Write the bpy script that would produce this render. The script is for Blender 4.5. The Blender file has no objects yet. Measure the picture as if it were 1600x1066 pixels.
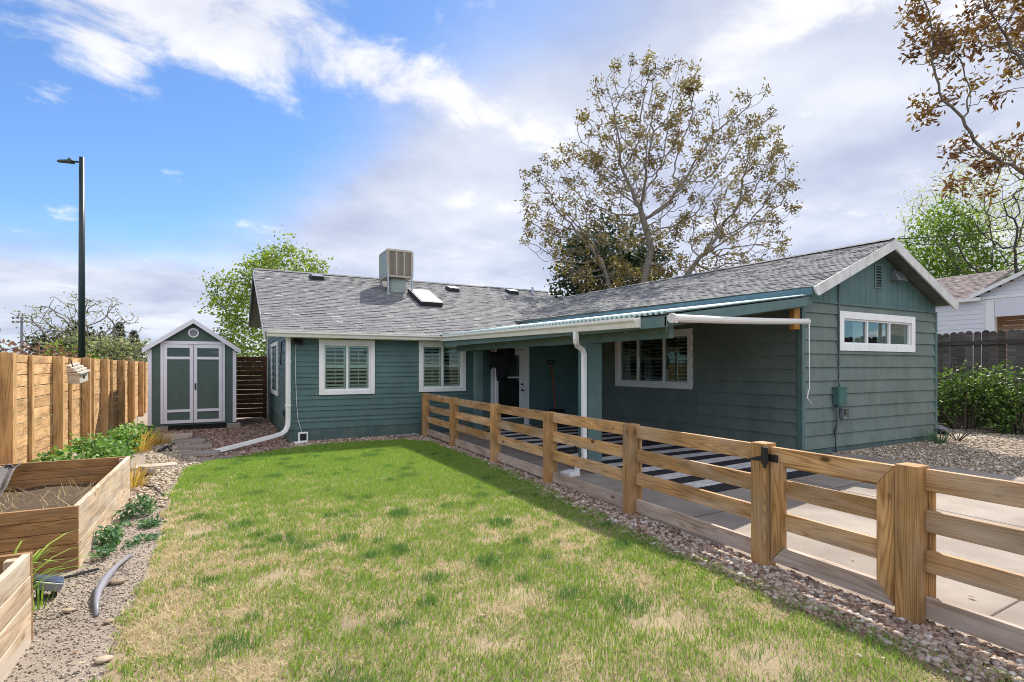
import bpy, bmesh, math, random
import numpy as np
from mathutils import Vector, Matrix
random.seed(7); RNG = np.random.default_rng(11)
R = math.radians
sc = bpy.context.scene
COL = sc.collection
V = Vector
UP = V((0, 0, 1))

# ------------------------------------------------------------------ materials
def nt(name):
    m = bpy.data.materials.new(name); m.use_nodes = True
    t = m.node_tree; t.nodes.clear()
    out = t.nodes.new('ShaderNodeOutputMaterial')
    b = t.nodes.new('ShaderNodeBsdfPrincipled')
    t.links.new(b.outputs[0], out.inputs[0])
    return m, t, b, out
def N(t, kind, ins=None, **kw):
    n = t.nodes.new('ShaderNode' + kind)
    for k, v in kw.items(): setattr(n, k, v)
    if ins:
        for k, v in ins.items():
            if isinstance(v, bpy.types.NodeSocket): t.links.new(v, n.inputs[k])
            else: n.inputs[k].default_value = v
    return n
def c4(c): return (c[0], c[1], c[2], 1)
def ramp(t, fac, stops):
    n = t.nodes.new('ShaderNodeValToRGB'); e = n.color_ramp.elements
    while len(e) < len(stops): e.new(0.5)
    for k, (p, c) in enumerate(stops): e[k].position = p; e[k].color = c4(c)
    t.links.new(fac, n.inputs[0]); return n.outputs[0]
def mixc(t, f, a, b, mode='MIX'):
    n = t.nodes.new('ShaderNodeMix'); n.data_type = 'RGBA'; n.blend_type = mode
    for s, v in ((0, f), (6, a), (7, b)):
        if isinstance(v, bpy.types.NodeSocket): t.links.new(v, n.inputs[s])
        else: n.inputs[s].default_value = v if s == 0 else c4(v)
    return n.outputs[2]
def mth(t, op, a, b=0.0, c=0.0):
    n = t.nodes.new('ShaderNodeMath'); n.operation = op
    for k, v in enumerate((a, b, c)):
        if isinstance(v, bpy.types.NodeSocket): t.links.new(v, n.inputs[k])
        else: n.inputs[k].default_value = v
    return n.outputs[0]
def bump(t, b, h, strength=.3, dist=.01):
    n = N(t, 'Bump', {'Strength': strength, 'Distance': dist, 'Height': h})
    t.links.new(n.outputs[0], b.inputs['Normal'])
def sc_(c, k): return tuple(x * k for x in c)

def paint(name, c, rough=.55, var=.12, scale=3.0, dirt=None, bumps=.15, spec=.4, dirt_amt=.5):
    m, t, b, o = nt(name)
    tc = N(t, 'TexCoord').outputs['Object']
    n1 = N(t, 'TexNoise', {'Vector': tc, 'Scale': scale, 'Detail': 6.0, 'Roughness': .65}).outputs[0]
    col = ramp(t, n1, [(.3, sc_(c, 1 - var)), (.7, sc_(c, 1 + var))])
    if dirt:
        mp = N(t, 'Mapping', {'Vector': tc, 'Scale': (2.2, 2.2, .5)}).outputs[0]
        n2 = N(t, 'TexNoise', {'Vector': mp, 'Scale': 2.6, 'Detail': 8.0, 'Roughness': .7}).outputs[0]
        f = ramp(t, n2, [(.48, (0, 0, 0)), (.75, (dirt_amt,) * 3)])
        col = mixc(t, f, col, dirt)
    t.links.new(col, b.inputs['Base Color'])
    b.inputs['Roughness'].default_value = rough
    b.inputs['Specular IOR Level'].default_value = spec
    n3 = N(t, 'TexNoise', {'Vector': tc, 'Scale': 60.0, 'Detail': 4.0}).outputs[0]
    bump(t, b, n3, bumps, .004)
    return m
def metal(name, c, rough=.4, metallic=.7):
    m = paint(name, c, rough, .1, 4.0)
    m.node_tree.nodes['Principled BSDF'].inputs['Metallic'].default_value = metallic
    return m
def wood(name, ca, cb, knot=.5, tint=.25, rough=.75, grey=None, weather=.0):
    m, t, b, o = nt(name)
    uv = N(t, 'UVMap').outputs[0]
    rnd = N(t, 'Attribute', attribute_name='rnd').outputs['Fac']
    mp = N(t, 'Mapping', {'Vector': uv, 'Scale': (.38, 7.0, 1)}).outputs[0]
    w = N(t, 'TexNoise', {'Vector': mp, 'Scale': 1.2, 'Detail': 1.5, 'Roughness': .35, 'Distortion': .35}).outputs[0]
    # cathedral grain: bands of a slowly warped field
    g = mth(t, 'FRACT', mth(t, 'MULTIPLY', w, 17.0))
    g = mth(t, 'ABSOLUTE', mth(t, 'SUBTRACT', g, .5))
    fine = N(t, 'TexNoise', {'Vector': N(t, 'Mapping', {'Vector': uv, 'Scale': (3.0, 90.0, 1)}).outputs[0], 'Scale': 1.0, 'Detail': 4.0}).outputs[0]
    f = mth(t, 'ADD', mth(t, 'MULTIPLY', g, 1.1), mth(t, 'MULTIPLY', fine, .55))
    col = ramp(t, f, [(.2, cb), (.62, ca)])
    blot = N(t, 'TexNoise', {'Vector': N(t, 'Mapping', {'Vector': uv, 'Scale': (1.5, 4.0, 1)}).outputs[0], 'Scale': 1.6, 'Detail': 5.0}).outputs[0]
    col = mixc(t, 1.0, col, ramp(t, blot, [(.3, (.62, .6, .58)), (.7, (1.16, 1.13, 1.08))]), 'MULTIPLY')
    col = mixc(t, 1.0, col, ramp(t, rnd, [(0, (1 - tint, 1 - tint * 1.1, 1 - tint * 1.2)), (1, (1 + tint * .6, 1 + tint * .5, 1 + tint * .45))]), 'MULTIPLY')
    if grey:
        f2 = ramp(t, N(t, 'TexNoise', {'Vector': N(t, 'Mapping', {'Vector': uv, 'Scale': (.8, 3.0, 1), 'Location': (4, 7, 0)}).outputs[0], 'Scale': 1.5, 'Detail': 6.0}).outputs[0],
                  [(.45, (0, 0, 0)), (.72, (weather,) * 3)])
        col = mixc(t, f2, col, grey)
    if knot:
        vo = N(t, 'TexVoronoi', {'Vector': N(t, 'Mapping', {'Vector': uv, 'Scale': (2.6, 5.5, 1)}).outputs[0], 'Scale': 1.0, 'Randomness': 1.0})
        kn = mth(t, 'MULTIPLY', ramp(t, vo.outputs['Distance'], [(.07, (1, 1, 1)), (.14, (0, 0, 0))]), knot)
        pick = mth(t, 'GREATER_THAN', N(t, 'SeparateColor', {0: vo.outputs['Color']}).outputs[0], .45)
        kn = mth(t, 'MULTIPLY', kn, pick)
        col = mixc(t, kn, col, sc_(cb, .28))
    t.links.new(col, b.inputs['Base Color'])
    b.inputs['Roughness'].default_value = rough
    b.inputs['Specular IOR Level'].default_value = .25
    bump(t, b, f, .35, .003)
    return m
def granular(name, stops, scale=120., rough=.9, big=None, bstr=.5, bd=.01, bigscale=1.2, detail=3.0):
    m, t, b, o = nt(name)
    tc = N(t, 'TexCoord').outputs['Object']
    n1 = N(t, 'TexNoise', {'Vector': tc, 'Scale': scale, 'Detail': detail, 'Roughness': .7}).outputs[0]
    col = ramp(t, n1, stops)
    if big:
        n2 = N(t, 'TexNoise', {'Vector': tc, 'Scale': bigscale, 'Detail': 7.0, 'Roughness': .65}).outputs[0]
        col = mixc(t, 1.0, col, ramp(t, n2, [(.3, big[0]), (.7, big[1])]), 'MULTIPLY')
    t.links.new(col, b.inputs['Base Color'])
    b.inputs['Roughness'].default_value = rough
    b.inputs['Specular IOR Level'].default_value = .2
    bump(t, b, n1, bstr, bd)
    return m
def by_rnd(name, stops, rough=.85, noise=0., scale=40., trans=0., spec=.2, bstr=.3):
    m, t, b, o = nt(name)
    rnd = N(t, 'Attribute', attribute_name='rnd').outputs['Fac']
    col = ramp(t, rnd, stops)
    if noise:
        tc = N(t, 'TexCoord').outputs['Object']
        n1 = N(t, 'TexNoise', {'Vector': tc, 'Scale': scale, 'Detail': 5.0, 'Roughness': .7}).outputs[0]
        col = mixc(t, 1.0, col, ramp(t, n1, [(.3, (1 - noise,) * 3), (.7, (1 + noise,) * 3)]), 'MULTIPLY')
        bump(t, b, n1, bstr, .004)
    t.links.new(col, b.inputs['Base Color'])
    b.inputs['Roughness'].default_value = rough
    b.inputs['Specular IOR Level'].default_value = spec
    if trans:
        tr = N(t, 'BsdfTranslucent', {'Color': mixc(t, 1.0, col, (1.5, 1.6, .8), 'MULTIPLY')})
        mx = N(t, 'MixShader', {0: trans})
        t.links.new(b.outputs[0], mx.inputs[1]); t.links.new(tr.outputs[0], mx.inputs[2])
        t.links.new(mx.outputs[0], o.inputs[0])
    return m
def leafmat(name, a, b_, c, trans=.35):
    return by_rnd(name, [(0, a), (.5, b_), (1, c)], .55, trans=trans, spec=.3)
def glassmat(name, tint=(.75, .82, .8), refl=.012):
    m = bpy.data.materials.new(name); m.use_nodes = True
    t = m.node_tree; t.nodes.clear()
    o = t.nodes.new('ShaderNodeOutputMaterial')
    tr = N(t, 'BsdfTransparent', {0: c4(tint)}); gl = N(t, 'BsdfGlossy', {'Roughness': .015})
    lw = N(t, 'Fresnel', {'IOR': 1.5}).outputs[0]
    mx = N(t, 'MixShader', {0: mth(t, 'ADD', mth(t, 'MULTIPLY', lw, .7), refl)})
    t.links.new(tr.outputs[0], mx.inputs[1]); t.links.new(gl.outputs[0], mx.inputs[2])
    t.links.new(mx.outputs[0], o.inputs[0]); return m

M = {}
TEAL = (.074, .135, .130)
M['siding'] = paint('teal_siding_paint', TEAL, .6, .16, 1.6, (.16, .19, .17), .25, .35, .35)
M['siding_faded'] = paint('faded_green_siding_paint', (.130, .164, .145), .7, .2, 1.4, (.23, .235, .19), .3, .3, .5)
M['siding_trim'] = paint('teal_trim_paint', (.085, .145, .137), .6, .16, 3.0, (.2, .2, .18), .3, .3, .4)
M['foundation'] = paint('painted_foundation', (.075, .12, .115), .75, .2, 4.0, (.2, .18, .15), .6, .2, .6)
M['white'] = paint('white_trim_paint', (.78, .77, .76), .5, .04, 3.0, (.5, .47, .42), .1, .4, .35)
M['cream'] = paint('cream_gutter_paint', (.72, .70, .64), .4, .05, 3.0, (.45, .42, .36), .08, .45, .4)
M['grey_trim'] = paint('weathered_white_trim', (.62, .60, .58), .6, .1, 4.0, (.3, .27, .24), .3, .3, .7)
M['soffit'] = paint('dark_soffit_paint', (.10, .12, .115), .7, .15, 3.0)
M['blue_fascia'] = paint('faded_blue_fascia', (.085, .165, .21), .55, .15, 2.0, (.2, .3, .33), .2, .35, .5)
M['poly'] = paint('turquoise_corrugated_sheet', (.40, .52, .50), .4, .12, 2.0, (.7, .72, .68), .1, .4, .6)
M['shutter'] = paint('shutter_white', (.84, .83, .79), .5, .03)
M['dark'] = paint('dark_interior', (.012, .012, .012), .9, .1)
M['blackplastic'] = paint('black_plastic', (.015, .015, .017), .45, .2)
M['blackcloth'] = paint('black_cover_cloth', (.012, .012, .014), .75, .3, 9.0, None, .8)
M['greyplastic'] = paint('grey_plastic', (.20, .20, .23), .45, .15)
M['conduit'] = paint('grey_green_conduit', (.10, .13, .125), .5, .15)
M['boxteal'] = paint('teal_electrical_box', (.05, .13, .12), .45, .12, 5.0, (.2, .18, .15), .2, .4, .3)
M['shedwall'] = paint('shed_green_paint', (.075, .115, .10), .6, .1, 5.0, (.12, .15, .13), .5, .3, .3)
M['shedtrim'] = paint('shed_white_paint', (.70, .68, .74), .5, .04, 3.0)
M['poleteal'] = paint('dark_green_pole', (.004, .017, .02), .35, .1)
M['galv'] = metal('galvanised_metal', (.35, .36, .36), .35, .8)
M['cooler'] = paint('beige_cooler_metal', (.36, .305, .245), .45, .08, 3.0, (.3, .25, .2), .1, .4, .4)
M['coolerpad'] = paint('brown_cooler_pad', (.13, .10, .082), .8, .25, 25.0)
M['coolerside'] = paint('green_grey_cooler_side', (.25, .28, .25), .5, .1)
M['glass'] = glassmat('window_glass')
M['darkglass'] = glassmat('dark_window_glass', (.5, .55, .53), .03)
M['skyglass'] = paint('white_skylight_dome', (.55, .56, .62), .2, .02)
M['cedar'] = wood('new_cedar_boards', (.66, .44, .235), (.40, .22, .09), .5, .14)
M['cedarpost'] = wood('orange_cedar_post', (.57, .37, .18), (.38, .215, .085), .5, .12)
M['rail'] = wood('honey_pine_rail', (.50, .31, .145), (.27, .135, .048), .95, .32, .7, (.50, .42, .34), .55)
M['railpost'] = wood('honey_pine_post', (.49, .295, .125), (.26, .125, .04), .8, .25, .7, (.34, .27, .2), .5)
M['kick'] = wood('greyed_kick_board', (.46, .37, .31), (.28, .2, .15), .8, .12, .8, (.42, .37, .35), .7)
M['bed'] = wood('weathered_bed_boards', (.52, .42, .315), (.33, .23, .15), .6, .18, .8, (.52, .47, .41), .9)
M['bedshaded'] = wood('shaded_brown_bed_boards', (.34, .205, .095), (.20, .11, .045), .6, .2, .8, (.28, .2, .13), .4)  # browner weathered boards; shade of front and back sides put into the colour
M['stained'] = wood('brown_stained_boards', (.12, .062, .036), (.05, .024, .014), .4, .4)
M['oldfence'] = wood('grey_old_pickets', (.15, .135, .13), (.06, .053, .05), .4, .4, .85)
M['block'] = wood('orange_block', (.60, .30, .09), (.4, .17, .04), .3, .05)
M['shingle'] = by_rnd('asphalt_shingles', [(0, (.125, .126, .131)), (.35, (.16, .161, .166)), (.75, (.20, .201, .205)), (1, (.31, .31, .305))], .9, .42, 38., bstr=.6)
M['purpleshingle'] = by_rnd('brown_purple_shingles', [(0, (.095, .078, .078)), (.5, (.155, .128, .124)), (1, (.24, .205, .195))], .9, .25, 60.)
M['concrete'] = granular('broom_concrete', [(.35, (.25, .22, .192)), (.65, (.355, .315, .28))], 140., .85, ((.60, .58, .56), (1.12, 1.11, 1.09)), .4, .003, .9, 8.)
M['paver'] = granular('grey_brown_paver', [(.35, (.22, .19, .17)), (.65, (.34, .30, .27))], 60., .9, ((.8, .8, .8), (1.1, 1.1, 1.1)))
M['tanstone'] = granular('tan_flagstone', [(.35, (.36, .30, .25)), (.65, (.46, .4, .34))], 40., .9)
M['dirt'] = granular('grey_brown_granite_dirt', [(.26, (.17, .14, .115)), (.5, (.33, .28, .235)), (.72, (.44, .385, .33))], 95., .95, ((.7, .68, .66), (1.12, 1.1, 1.08)), .9, .012, 1.6, 5.)
M['soil'] = granular('garden_soil', [(.35, (.07, .05, .035)), (.65, (.17, .125, .085))], 60., .95, ((.7, .7, .7), (1.1, 1.1, 1.1)), 1., .03)
M['thatch'] = granular('straw_thatch', [(.3, (.22, .165, .10)), (.5, (.40, .32, .215)), (.72, (.54, .45, .32))], 130., .95, ((.65, .65, .62), (1.15, 1.12, 1.05)), 1., .015, 2.2, 5.)
M['farground'] = granular('far_ground', [(.35, (.10, .11, .05)), (.65, (.2, .18, .1))], 2., .95)
M['rivergravel'] = by_rnd('river_gravel', [(0, (.12, .08, .06)), (.3, (.27, .18, .13)), (.6, (.38, .28, .21)), (.85, (.43, .36, .30)), (1, (.56, .52, .47))], .75, .2, 50.)
M['redgravel'] = by_rnd('reddish_gravel', [(0, (.09, .058, .046)), (.4, (.23, .145, .11)), (.8, (.32, .22, .175)), (1, (.44, .36, .31))], .85, .2, 50.)
M['tangravel'] = by_rnd('tan_gravel', [(0, (.18, .135, .095)), (.4, (.38, .305, .225)), (.8, (.50, .42, .32)), (1, (.62, .56, .48))], .85, .2, 50.)
M['grit'] = by_rnd('granite_grit', [(0, (.12, .095, .075)), (.5, (.31, .265, .22)), (1, (.48, .43, .37))], .9)
M['rug'] = by_rnd('striped_rug', [(0, (.022, .022, .028)), (1, (.45, .44, .45))], .95, .35, 9.)
M['bark'] = granular('tree_bark', [(.3, (.09, .072, .058)), (.7, (.20, .165, .14))], 12., .9, None, .8, .03)
M['barkpale'] = granular('pale_bark', [(.3, (.15, .125, .105)), (.7, (.28, .24, .205))], 12., .9, None, .8, .03)
M['barkdark'] = granular('dark_bark', [(.3, (.035, .03, .026)), (.7, (.09, .075, .065))], 12., .9, None, .8, .03)
M['leaf_rust'] = leafmat('rust_young_leaves', (.075, .052, .022), (.165, .118, .042), (.28, .225, .08), .25)
M['leaf_red'] = leafmat('reddish_young_leaves', (.075, .034, .016), (.15, .07, .026), (.25, .16, .05), .22)
M['leaf_spring'] = leafmat('spring_green_leaves', (.085, .135, .02), (.185, .25, .033), (.29, .345, .06))
M['leaf_green'] = leafmat('fresh_green_leaves', (.05, .10, .018), (.12, .195, .03), (.22, .30, .06))
M['leaf_pale'] = leafmat('pale_willow_leaves', (.20, .23, .09), (.33, .36, .15), (.45, .46, .22))
M['leaf_sage'] = leafmat('sage_blossom_leaves', (.09, .11, .055), (.20, .215, .125), (.42, .40, .30))
M['leaf_dark'] = leafmat('dark_evergreen_leaves', (.016, .03, .014), (.035, .055, .022), (.07, .095, .035), .15)
M['needle'] = leafmat('blue_green_needles', (.012, .03, .024), (.026, .055, .042), (.055, .09, .07), .1)
M['leaf_maroon'] = leafmat('maroon_plum_leaves', (.07, .03, .028), (.17, .085, .075), (.28, .17, .15))
M['leaf_plant'] = leafmat('glossy_plant_leaves', (.05, .13, .03), (.11, .23, .05), (.22, .36, .09), .25)
M['leaf_weed'] = leafmat('blue_green_weed_leaves', (.035, .10, .05), (.085, .18, .085), (.17, .28, .12), .25)
M['leaf_gold'] = leafmat('golden_dry_grass', (.32, .2, .05), (.50, .33, .09), (.60, .45, .17), .3)
M['leaf_lily'] = leafmat('daylily_leaves', (.12, .24, .03), (.22, .36, .05), (.34, .46, .1), .3)
M['leaf_vine'] = leafmat('vine_leaves', (.04, .085, .016), (.08, .15, .025), (.20, .28, .065), .22)
M['strawbits'] = leafmat('dry_straw', (.30, .24, .12), (.45, .36, .2), (.55, .47, .3), .2)
M['vinyl'] = paint('white_vinyl_siding', (.66, .66, .70), .5, .03)
M['brick'] = by_rnd('orange_brick', [(0, (.44, .25, .16)), (1, (.62, .40, .28))], .85, .15)
M['orange'] = paint('orange_handle', (.35, .07, .015), .5, .1)
M['whitecloth'] = paint('pale_shade_fabric', (.66, .62, .58), .8, .04, 20.)
M['birdwood'] = paint('whitewashed_birdhouse', (.55, .50, .43), .8, .12, 12., (.25, .2, .15), .5, .2, .6)
M['bluegrey'] = paint('blue_grey_panel', (.05, .07, .12), .25, .15)
M['fabric'] = paint('grey_landscape_fabric', (.13, .12, .12), .85, .25, 20., None, .8)
M['whitewire'] = paint('white_wire', (.7, .7, .68), .5, .03)

def grassmat():
    m, t, b, o = nt('grass_blades')
    col = N(t, 'Attribute', attribute_name='gcol').outputs['Color']
    t.links.new(col, b.inputs['Base Color']); b.inputs['Roughness'].default_value = .6
    b.inputs['Specular IOR Level'].default_value = .25
    tr = N(t, 'BsdfTranslucent', {'Color': mixc(t, 1.0, col, (1.4, 1.4, .8), 'MULTIPLY')})
    mx = N(t, 'MixShader', {0: .35})
    t.links.new(b.outputs[0], mx.inputs[1]); t.links.new(tr.outputs[0], mx.inputs[2])
    t.links.new(mx.outputs[0], o.inputs[0]); return m
M['grass'] = grassmat()

# ------------------------------------------------------------------ mesh helpers
class F:                                     # a wall frame: a along the wall, n out of it, z up
    def __init__(s, o, ax, nr): s.o = V(o); s.ax = V(ax).normalized(); s.nr = V(nr).normalized()
    def __call__(s, a, n, z): return s.o + s.ax * a + s.nr * n + UP * z
WORLD = F((0, 0, 0), (1, 0, 0), (0, 1, 0))
class MB:
    def __init__(s): s.v = []; s.f = []; s.uv = []; s.r = []
    def face(s, pts, uv=None, r=None):
        i = len(s.v); s.v += [V(p) for p in pts]; s.f.append(tuple(range(i, i + len(pts))))
        s.uv.append(uv or [(0, 0)] * len(pts)); s.r.append(random.random() if r is None else r)
    def hexa(s, p, r=None):                  # 8 corners, index = ia + 2*ib + 4*ic
        r = random.random() if r is None else r
        i = len(s.v); s.v += [V(q) for q in p]
        L = [(p[1] - p[0]).length, (p[2] - p[0]).length, (p[4] - p[0]).length]
        k = max(range(3), key=lambda q: L[q]); ou, ov = random.uniform(0, 50), random.uniform(0, 50)
        for q in ((0, 2, 3, 1), (4, 5, 7, 6), (0, 1, 5, 4), (2, 6, 7, 3), (0, 4, 6, 2), (1, 3, 7, 5)):
            s.f.append(tuple(i + j for j in q)); uv = []
            for j in q:
                c = ((j & 1) * L[0], ((j >> 1) & 1) * L[1], ((j >> 2) & 1) * L[2])
                o = [c[m] for m in range(3) if m != k]
                uv.append((ou + c[k], ov + o[0] + o[1]))
            s.uv.append(uv); s.r.append(r)
        return s
    def box(s, fr, a0, a1, n0, n1, z0, z1, r=None):
        return s.hexa([fr(a, n, z) for z in (z0, z1) for n in (n0, n1) for a in (a0, a1)], r)
    def prism(s, poly, d, r=None):           # polygon (3d points) extruded by vector d
        r = random.random() if r is None else r
        d = V(d); p = [V(q) for q in poly]; n = len(p)
        ou = random.uniform(0, 50); uvp = [(ou + (q - p[0]).length, q.z) for q in p]
        s.face(p[::-1], uvp[::-1], r); s.face([q + d for q in p], uvp, r)
        for k in range(n):
            a, b = p[k], p[(k + 1) % n]; l = (b - a).length
            s.face([a, b, b + d, a + d], [(ou, 0), (ou, l), (ou + d.length, l), (ou + d.length, 0)], r)
        return s
    def sweep(s, pts, prof, r=None, up=UP, cap=True):   # prof: 2d points (side, up)
        r = random.random() if r is None else r
        pts = [V(p) for p in pts]; n = len(pts); rings = []
        for k, p in enumerate(pts):
            d = (pts[min(k + 1, n - 1)] - pts[max(k - 1, 0)]).normalized()
            sd = d.cross(up)
            sd = V((1, 0, 0)) if sd.length < 1e-3 else sd.normalized()
            u2 = sd.cross(d).normalized()
            pr = prof(k / max(1, n - 1)) if callable(prof) else prof
            rings.append([p + sd * x + u2 * y for x, y in pr])
        for a, b in zip(rings, rings[1:]):
            m = len(a)
            for j in range(m): s.face([a[j], a[(j + 1) % m], b[(j + 1) % m], b[j]], None, r)
        if cap: s.face(rings[0][::-1], None, r); s.face(rings[-1], None, r)
        return s
    def tube(s, pts, rad, k=8, r=None, up=UP):
        if callable(rad): pf = lambda t: [(rad(t) * math.cos(2 * math.pi * j / k), rad(t) * math.sin(2 * math.pi * j / k)) for j in range(k)]
        else: pf = [(rad * math.cos(2 * math.pi * j / k), rad * math.sin(2 * math.pi * j / k)) for j in range(k)]
        return s.sweep(pts, pf, r, up)
    def build(s, name, mat, parent=None, loc=None, bevel=0., smooth=False, weld=True):
        off = V(loc) if loc is not None else (ROOTLOC.get(parent.name, V((0, 0, 0))) if parent else V((0, 0, 0)))
        me = bpy.data.meshes.new(name); me.from_pydata([tuple(q - off) for q in s.v], [], s.f)
        ul = me.uv_layers.new(name='UVMap'); flat = [c for f in s.uv for q in f for c in q]
        ul.data.foreach_set('uv', flat)
        at = me.attributes.new('rnd', 'FLOAT', 'FACE'); at.data.foreach_set('value', s.r)
        if weld:
            bm = bmesh.new(); bm.from_mesh(me)
            bmesh.ops.remove_doubles(bm, verts=bm.verts, dist=1e-5)
            bmesh.ops.recalc_face_normals(bm, faces=bm.faces); bm.to_mesh(me); bm.free()
        return link(name, me, mat, parent, loc, bevel, smooth)
ROOTLOC = {}
def link(name, me, mat, parent=None, loc=None, bevel=0., smooth=False):
    me.materials.append(mat if not isinstance(mat, str) else M[mat])
    o = bpy.data.objects.new(name, me); COL.objects.link(o)
    if loc is not None: o.location = loc
    if parent: o.parent = parent; ROOTLOC[o.name] = ROOTLOC.get(parent.name, V((0, 0, 0)))
    else: ROOTLOC[o.name] = V(loc) if loc is not None else V((0, 0, 0))
    if smooth: me.shade_smooth()
    if bevel:
        m = o.modifiers.new('bevel', 'BEVEL'); m.width = bevel; m.segments = 2; m.limit_method = 'ANGLE'; m.angle_limit = R(50)
    return o
def thing(name, label, cat, loc, group=None):
    o = bpy.data.objects.new(name, None); COL.objects.link(o); o.location = loc
    o.empty_display_size = .1
    ROOTLOC[o.name] = V(loc); return tag(o, label, cat, group)
def tag(o, label=None, cat=None, group=None, kind=None):
    for k, v in (('label', label), ('category', cat), ('group', group), ('kind', kind)):
        if v: o[k] = v
    return o
def np_mesh(name, verts, faces, rnd=None, gcol=None, mat=None, parent=None, smooth=False, off=None):
    """verts (n,3), faces (m,k) all of one size"""
    if parent is not None: off = ROOTLOC.get(parent.name)
    verts = np.asarray(verts, np.float32)
    if off is not None: verts = verts - np.array(off, np.float32)
    faces = np.asarray(faces, np.int32); m, k = faces.shape
    me = bpy.data.meshes.new(name)
    me.vertices.add(len(verts)); me.vertices.foreach_set('co', verts.ravel())
    me.loops.add(m * k); me.loops.foreach_set('vertex_index', faces.ravel())
    me.polygons.add(m); me.polygons.foreach_set('loop_start', np.arange(0, m * k, k, dtype=np.int32))
    if rnd is not None:
        a = me.attributes.new('rnd', 'FLOAT', 'FACE'); a.data.foreach_set('value', np.asarray(rnd, np.float32))
    if gcol is not None:
        a = me.attributes.new('gcol', 'FLOAT_COLOR', 'FACE'); a.data.foreach_set('color', np.asarray(gcol, np.float32).ravel())
    me.update(calc_edges=True)
    return link(name, me, mat, parent, off if parent is None else None, 0, smooth)

# 2d value noise on numpy arrays
_T = RNG.random((256, 256))
def vnoise(x, y, s, octv=3):
    x = np.asarray(x) * s + 37.3; y = np.asarray(y) * s + 11.7; tot = 0; amp = 1; nrm = 0
    for _ in range(octv):
        xi = np.floor(x).astype(int); yi = np.floor(y).astype(int); fx = x - xi; fy = y - yi
        fx = fx * fx * (3 - 2 * fx); fy = fy * fy * (3 - 2 * fy)
        g = lambda i, j: _T[(xi + i) % 256, (yi + j) % 256]
        tot = tot + amp * ((g(0, 0) * (1 - fx) + g(1, 0) * fx) * (1 - fy) + (g(0, 1) * (1 - fx) + g(1, 1) * fx) * fy)
        nrm += amp; amp *= .5; x = x * 2.03 + 5.1; y = y * 2.03 + 9.2
    return tot / nrm
def sstep(a, b, x): t = np.clip((x - a) / (b - a), 0, 1); return t * t * (3 - 2 * t)
def in_poly(x, y, poly):
    ins = np.zeros(len(x), bool); n = len(poly)
    for k in range(n):
        x1, y1 = poly[k]; x2, y2 = poly[(k + 1) % n]
        c = ((y1 > y) != (y2 > y)) & (x < (x2 - x1) * (y - y1) / ((y2 - y1) or 1e-9) + x1); ins ^= c
    return ins
def sample(poly, n):
    p = np.array(poly); lo = p.min(0); hi = p.max(0); out = np.zeros((0, 2))
    while len(out) < n:
        q = RNG.random((n * 2, 2)) * (hi - lo) + lo; q = q[in_poly(q[:, 0], q[:, 1], poly)]; out = np.vstack([out, q])
    return out[:n]
def sheet(name, poly, z, mat, kind='structure', thick=None):
    mb = MB()
    if thick: mb.prism([V((x, y, z - thick)) for x, y in poly], (0, 0, thick))
    else: mb.face([V((x, y, z)) for x, y in poly])
    return tag(mb.build(name, mat), kind=kind)

# ------------------------------------------------------------------ camera, light, sky
cam = bpy.data.cameras.new('camera'); co = bpy.data.objects.new('camera', cam); COL.objects.link(co)
co.location = (0, 0, 1.66); co.rotation_euler = (R(90), 0, R(-28.3))
cam.sensor_width = 36; cam.lens = 36 * 835 / 1600; cam.shift_y = 40 / 1600; cam.clip_end = 3000; cam.clip_start = .05
sc.camera = co
SUN = V((.58, .62, 1.0)).normalized()
el = math.asin(SUN.z); az = math.atan2(SUN.x, SUN.y)
sl = bpy.data.lights.new('sun', 'SUN'); sl.energy = 4.6; sl.angle = R(.5); sl.color = (1, .93, .83)
so = bpy.data.objects.new('sun', sl); COL.objects.link(so); so.rotation_euler = SUN.to_track_quat('Z', 'Y').to_euler(); so.location = (5, 5, 30)
w = bpy.data.worlds.new('World'); sc.world = w; w.use_nodes = True
t = w.node_tree; t.nodes.clear()
wo = t.nodes.new('ShaderNodeOutputWorld'); bg = t.nodes.new('ShaderNodeBackground'); t.links.new(bg.outputs[0], wo.inputs[0])
SKY_STRENGTH = .13
bg.inputs[1].default_value = SKY_STRENGTH
sky = N(t, 'TexSky', sky_type='NISHITA', sun_disc=False, sun_elevation=el, sun_rotation=az, altitude=1600., air_density=1.0, dust_density=.6, ozone_density=1.5)
d = N(t, 'TexCoord').outputs['Generated']
sx = N(t, 'SeparateXYZ', {0: d})
X_, Y_, Z_ = sx.outputs
AZ = mth(t, 'MULTIPLY', mth(t, 'ARCTAN2', X_, Y_), 180 / math.pi)
EL = mth(t, 'MULTIPLY', mth(t, 'ARCSINE', Z_), 180 / math.pi)
zz = mth(t, 'ADD', mth(t, 'MAXIMUM', Z_, 0.0), .16)
pl = N(t, 'CombineXYZ', {0: mth(t, 'DIVIDE', X_, zz), 1: mth(t, 'DIVIDE', Y_, zz), 2: 0.0}).outputs[0]
nb = N(t, 'TexNoise', {'Vector': pl, 'Scale': 1.15, 'Detail': 9.0, 'Roughness': .56, 'Distortion': .25}).outputs[0]
nf = N(t, 'TexNoise', {'Vector': pl, 'Scale': 3.2, 'Detail': 8.0, 'Roughness': .62, 'Distortion': .4}).outputs[0]
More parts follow.
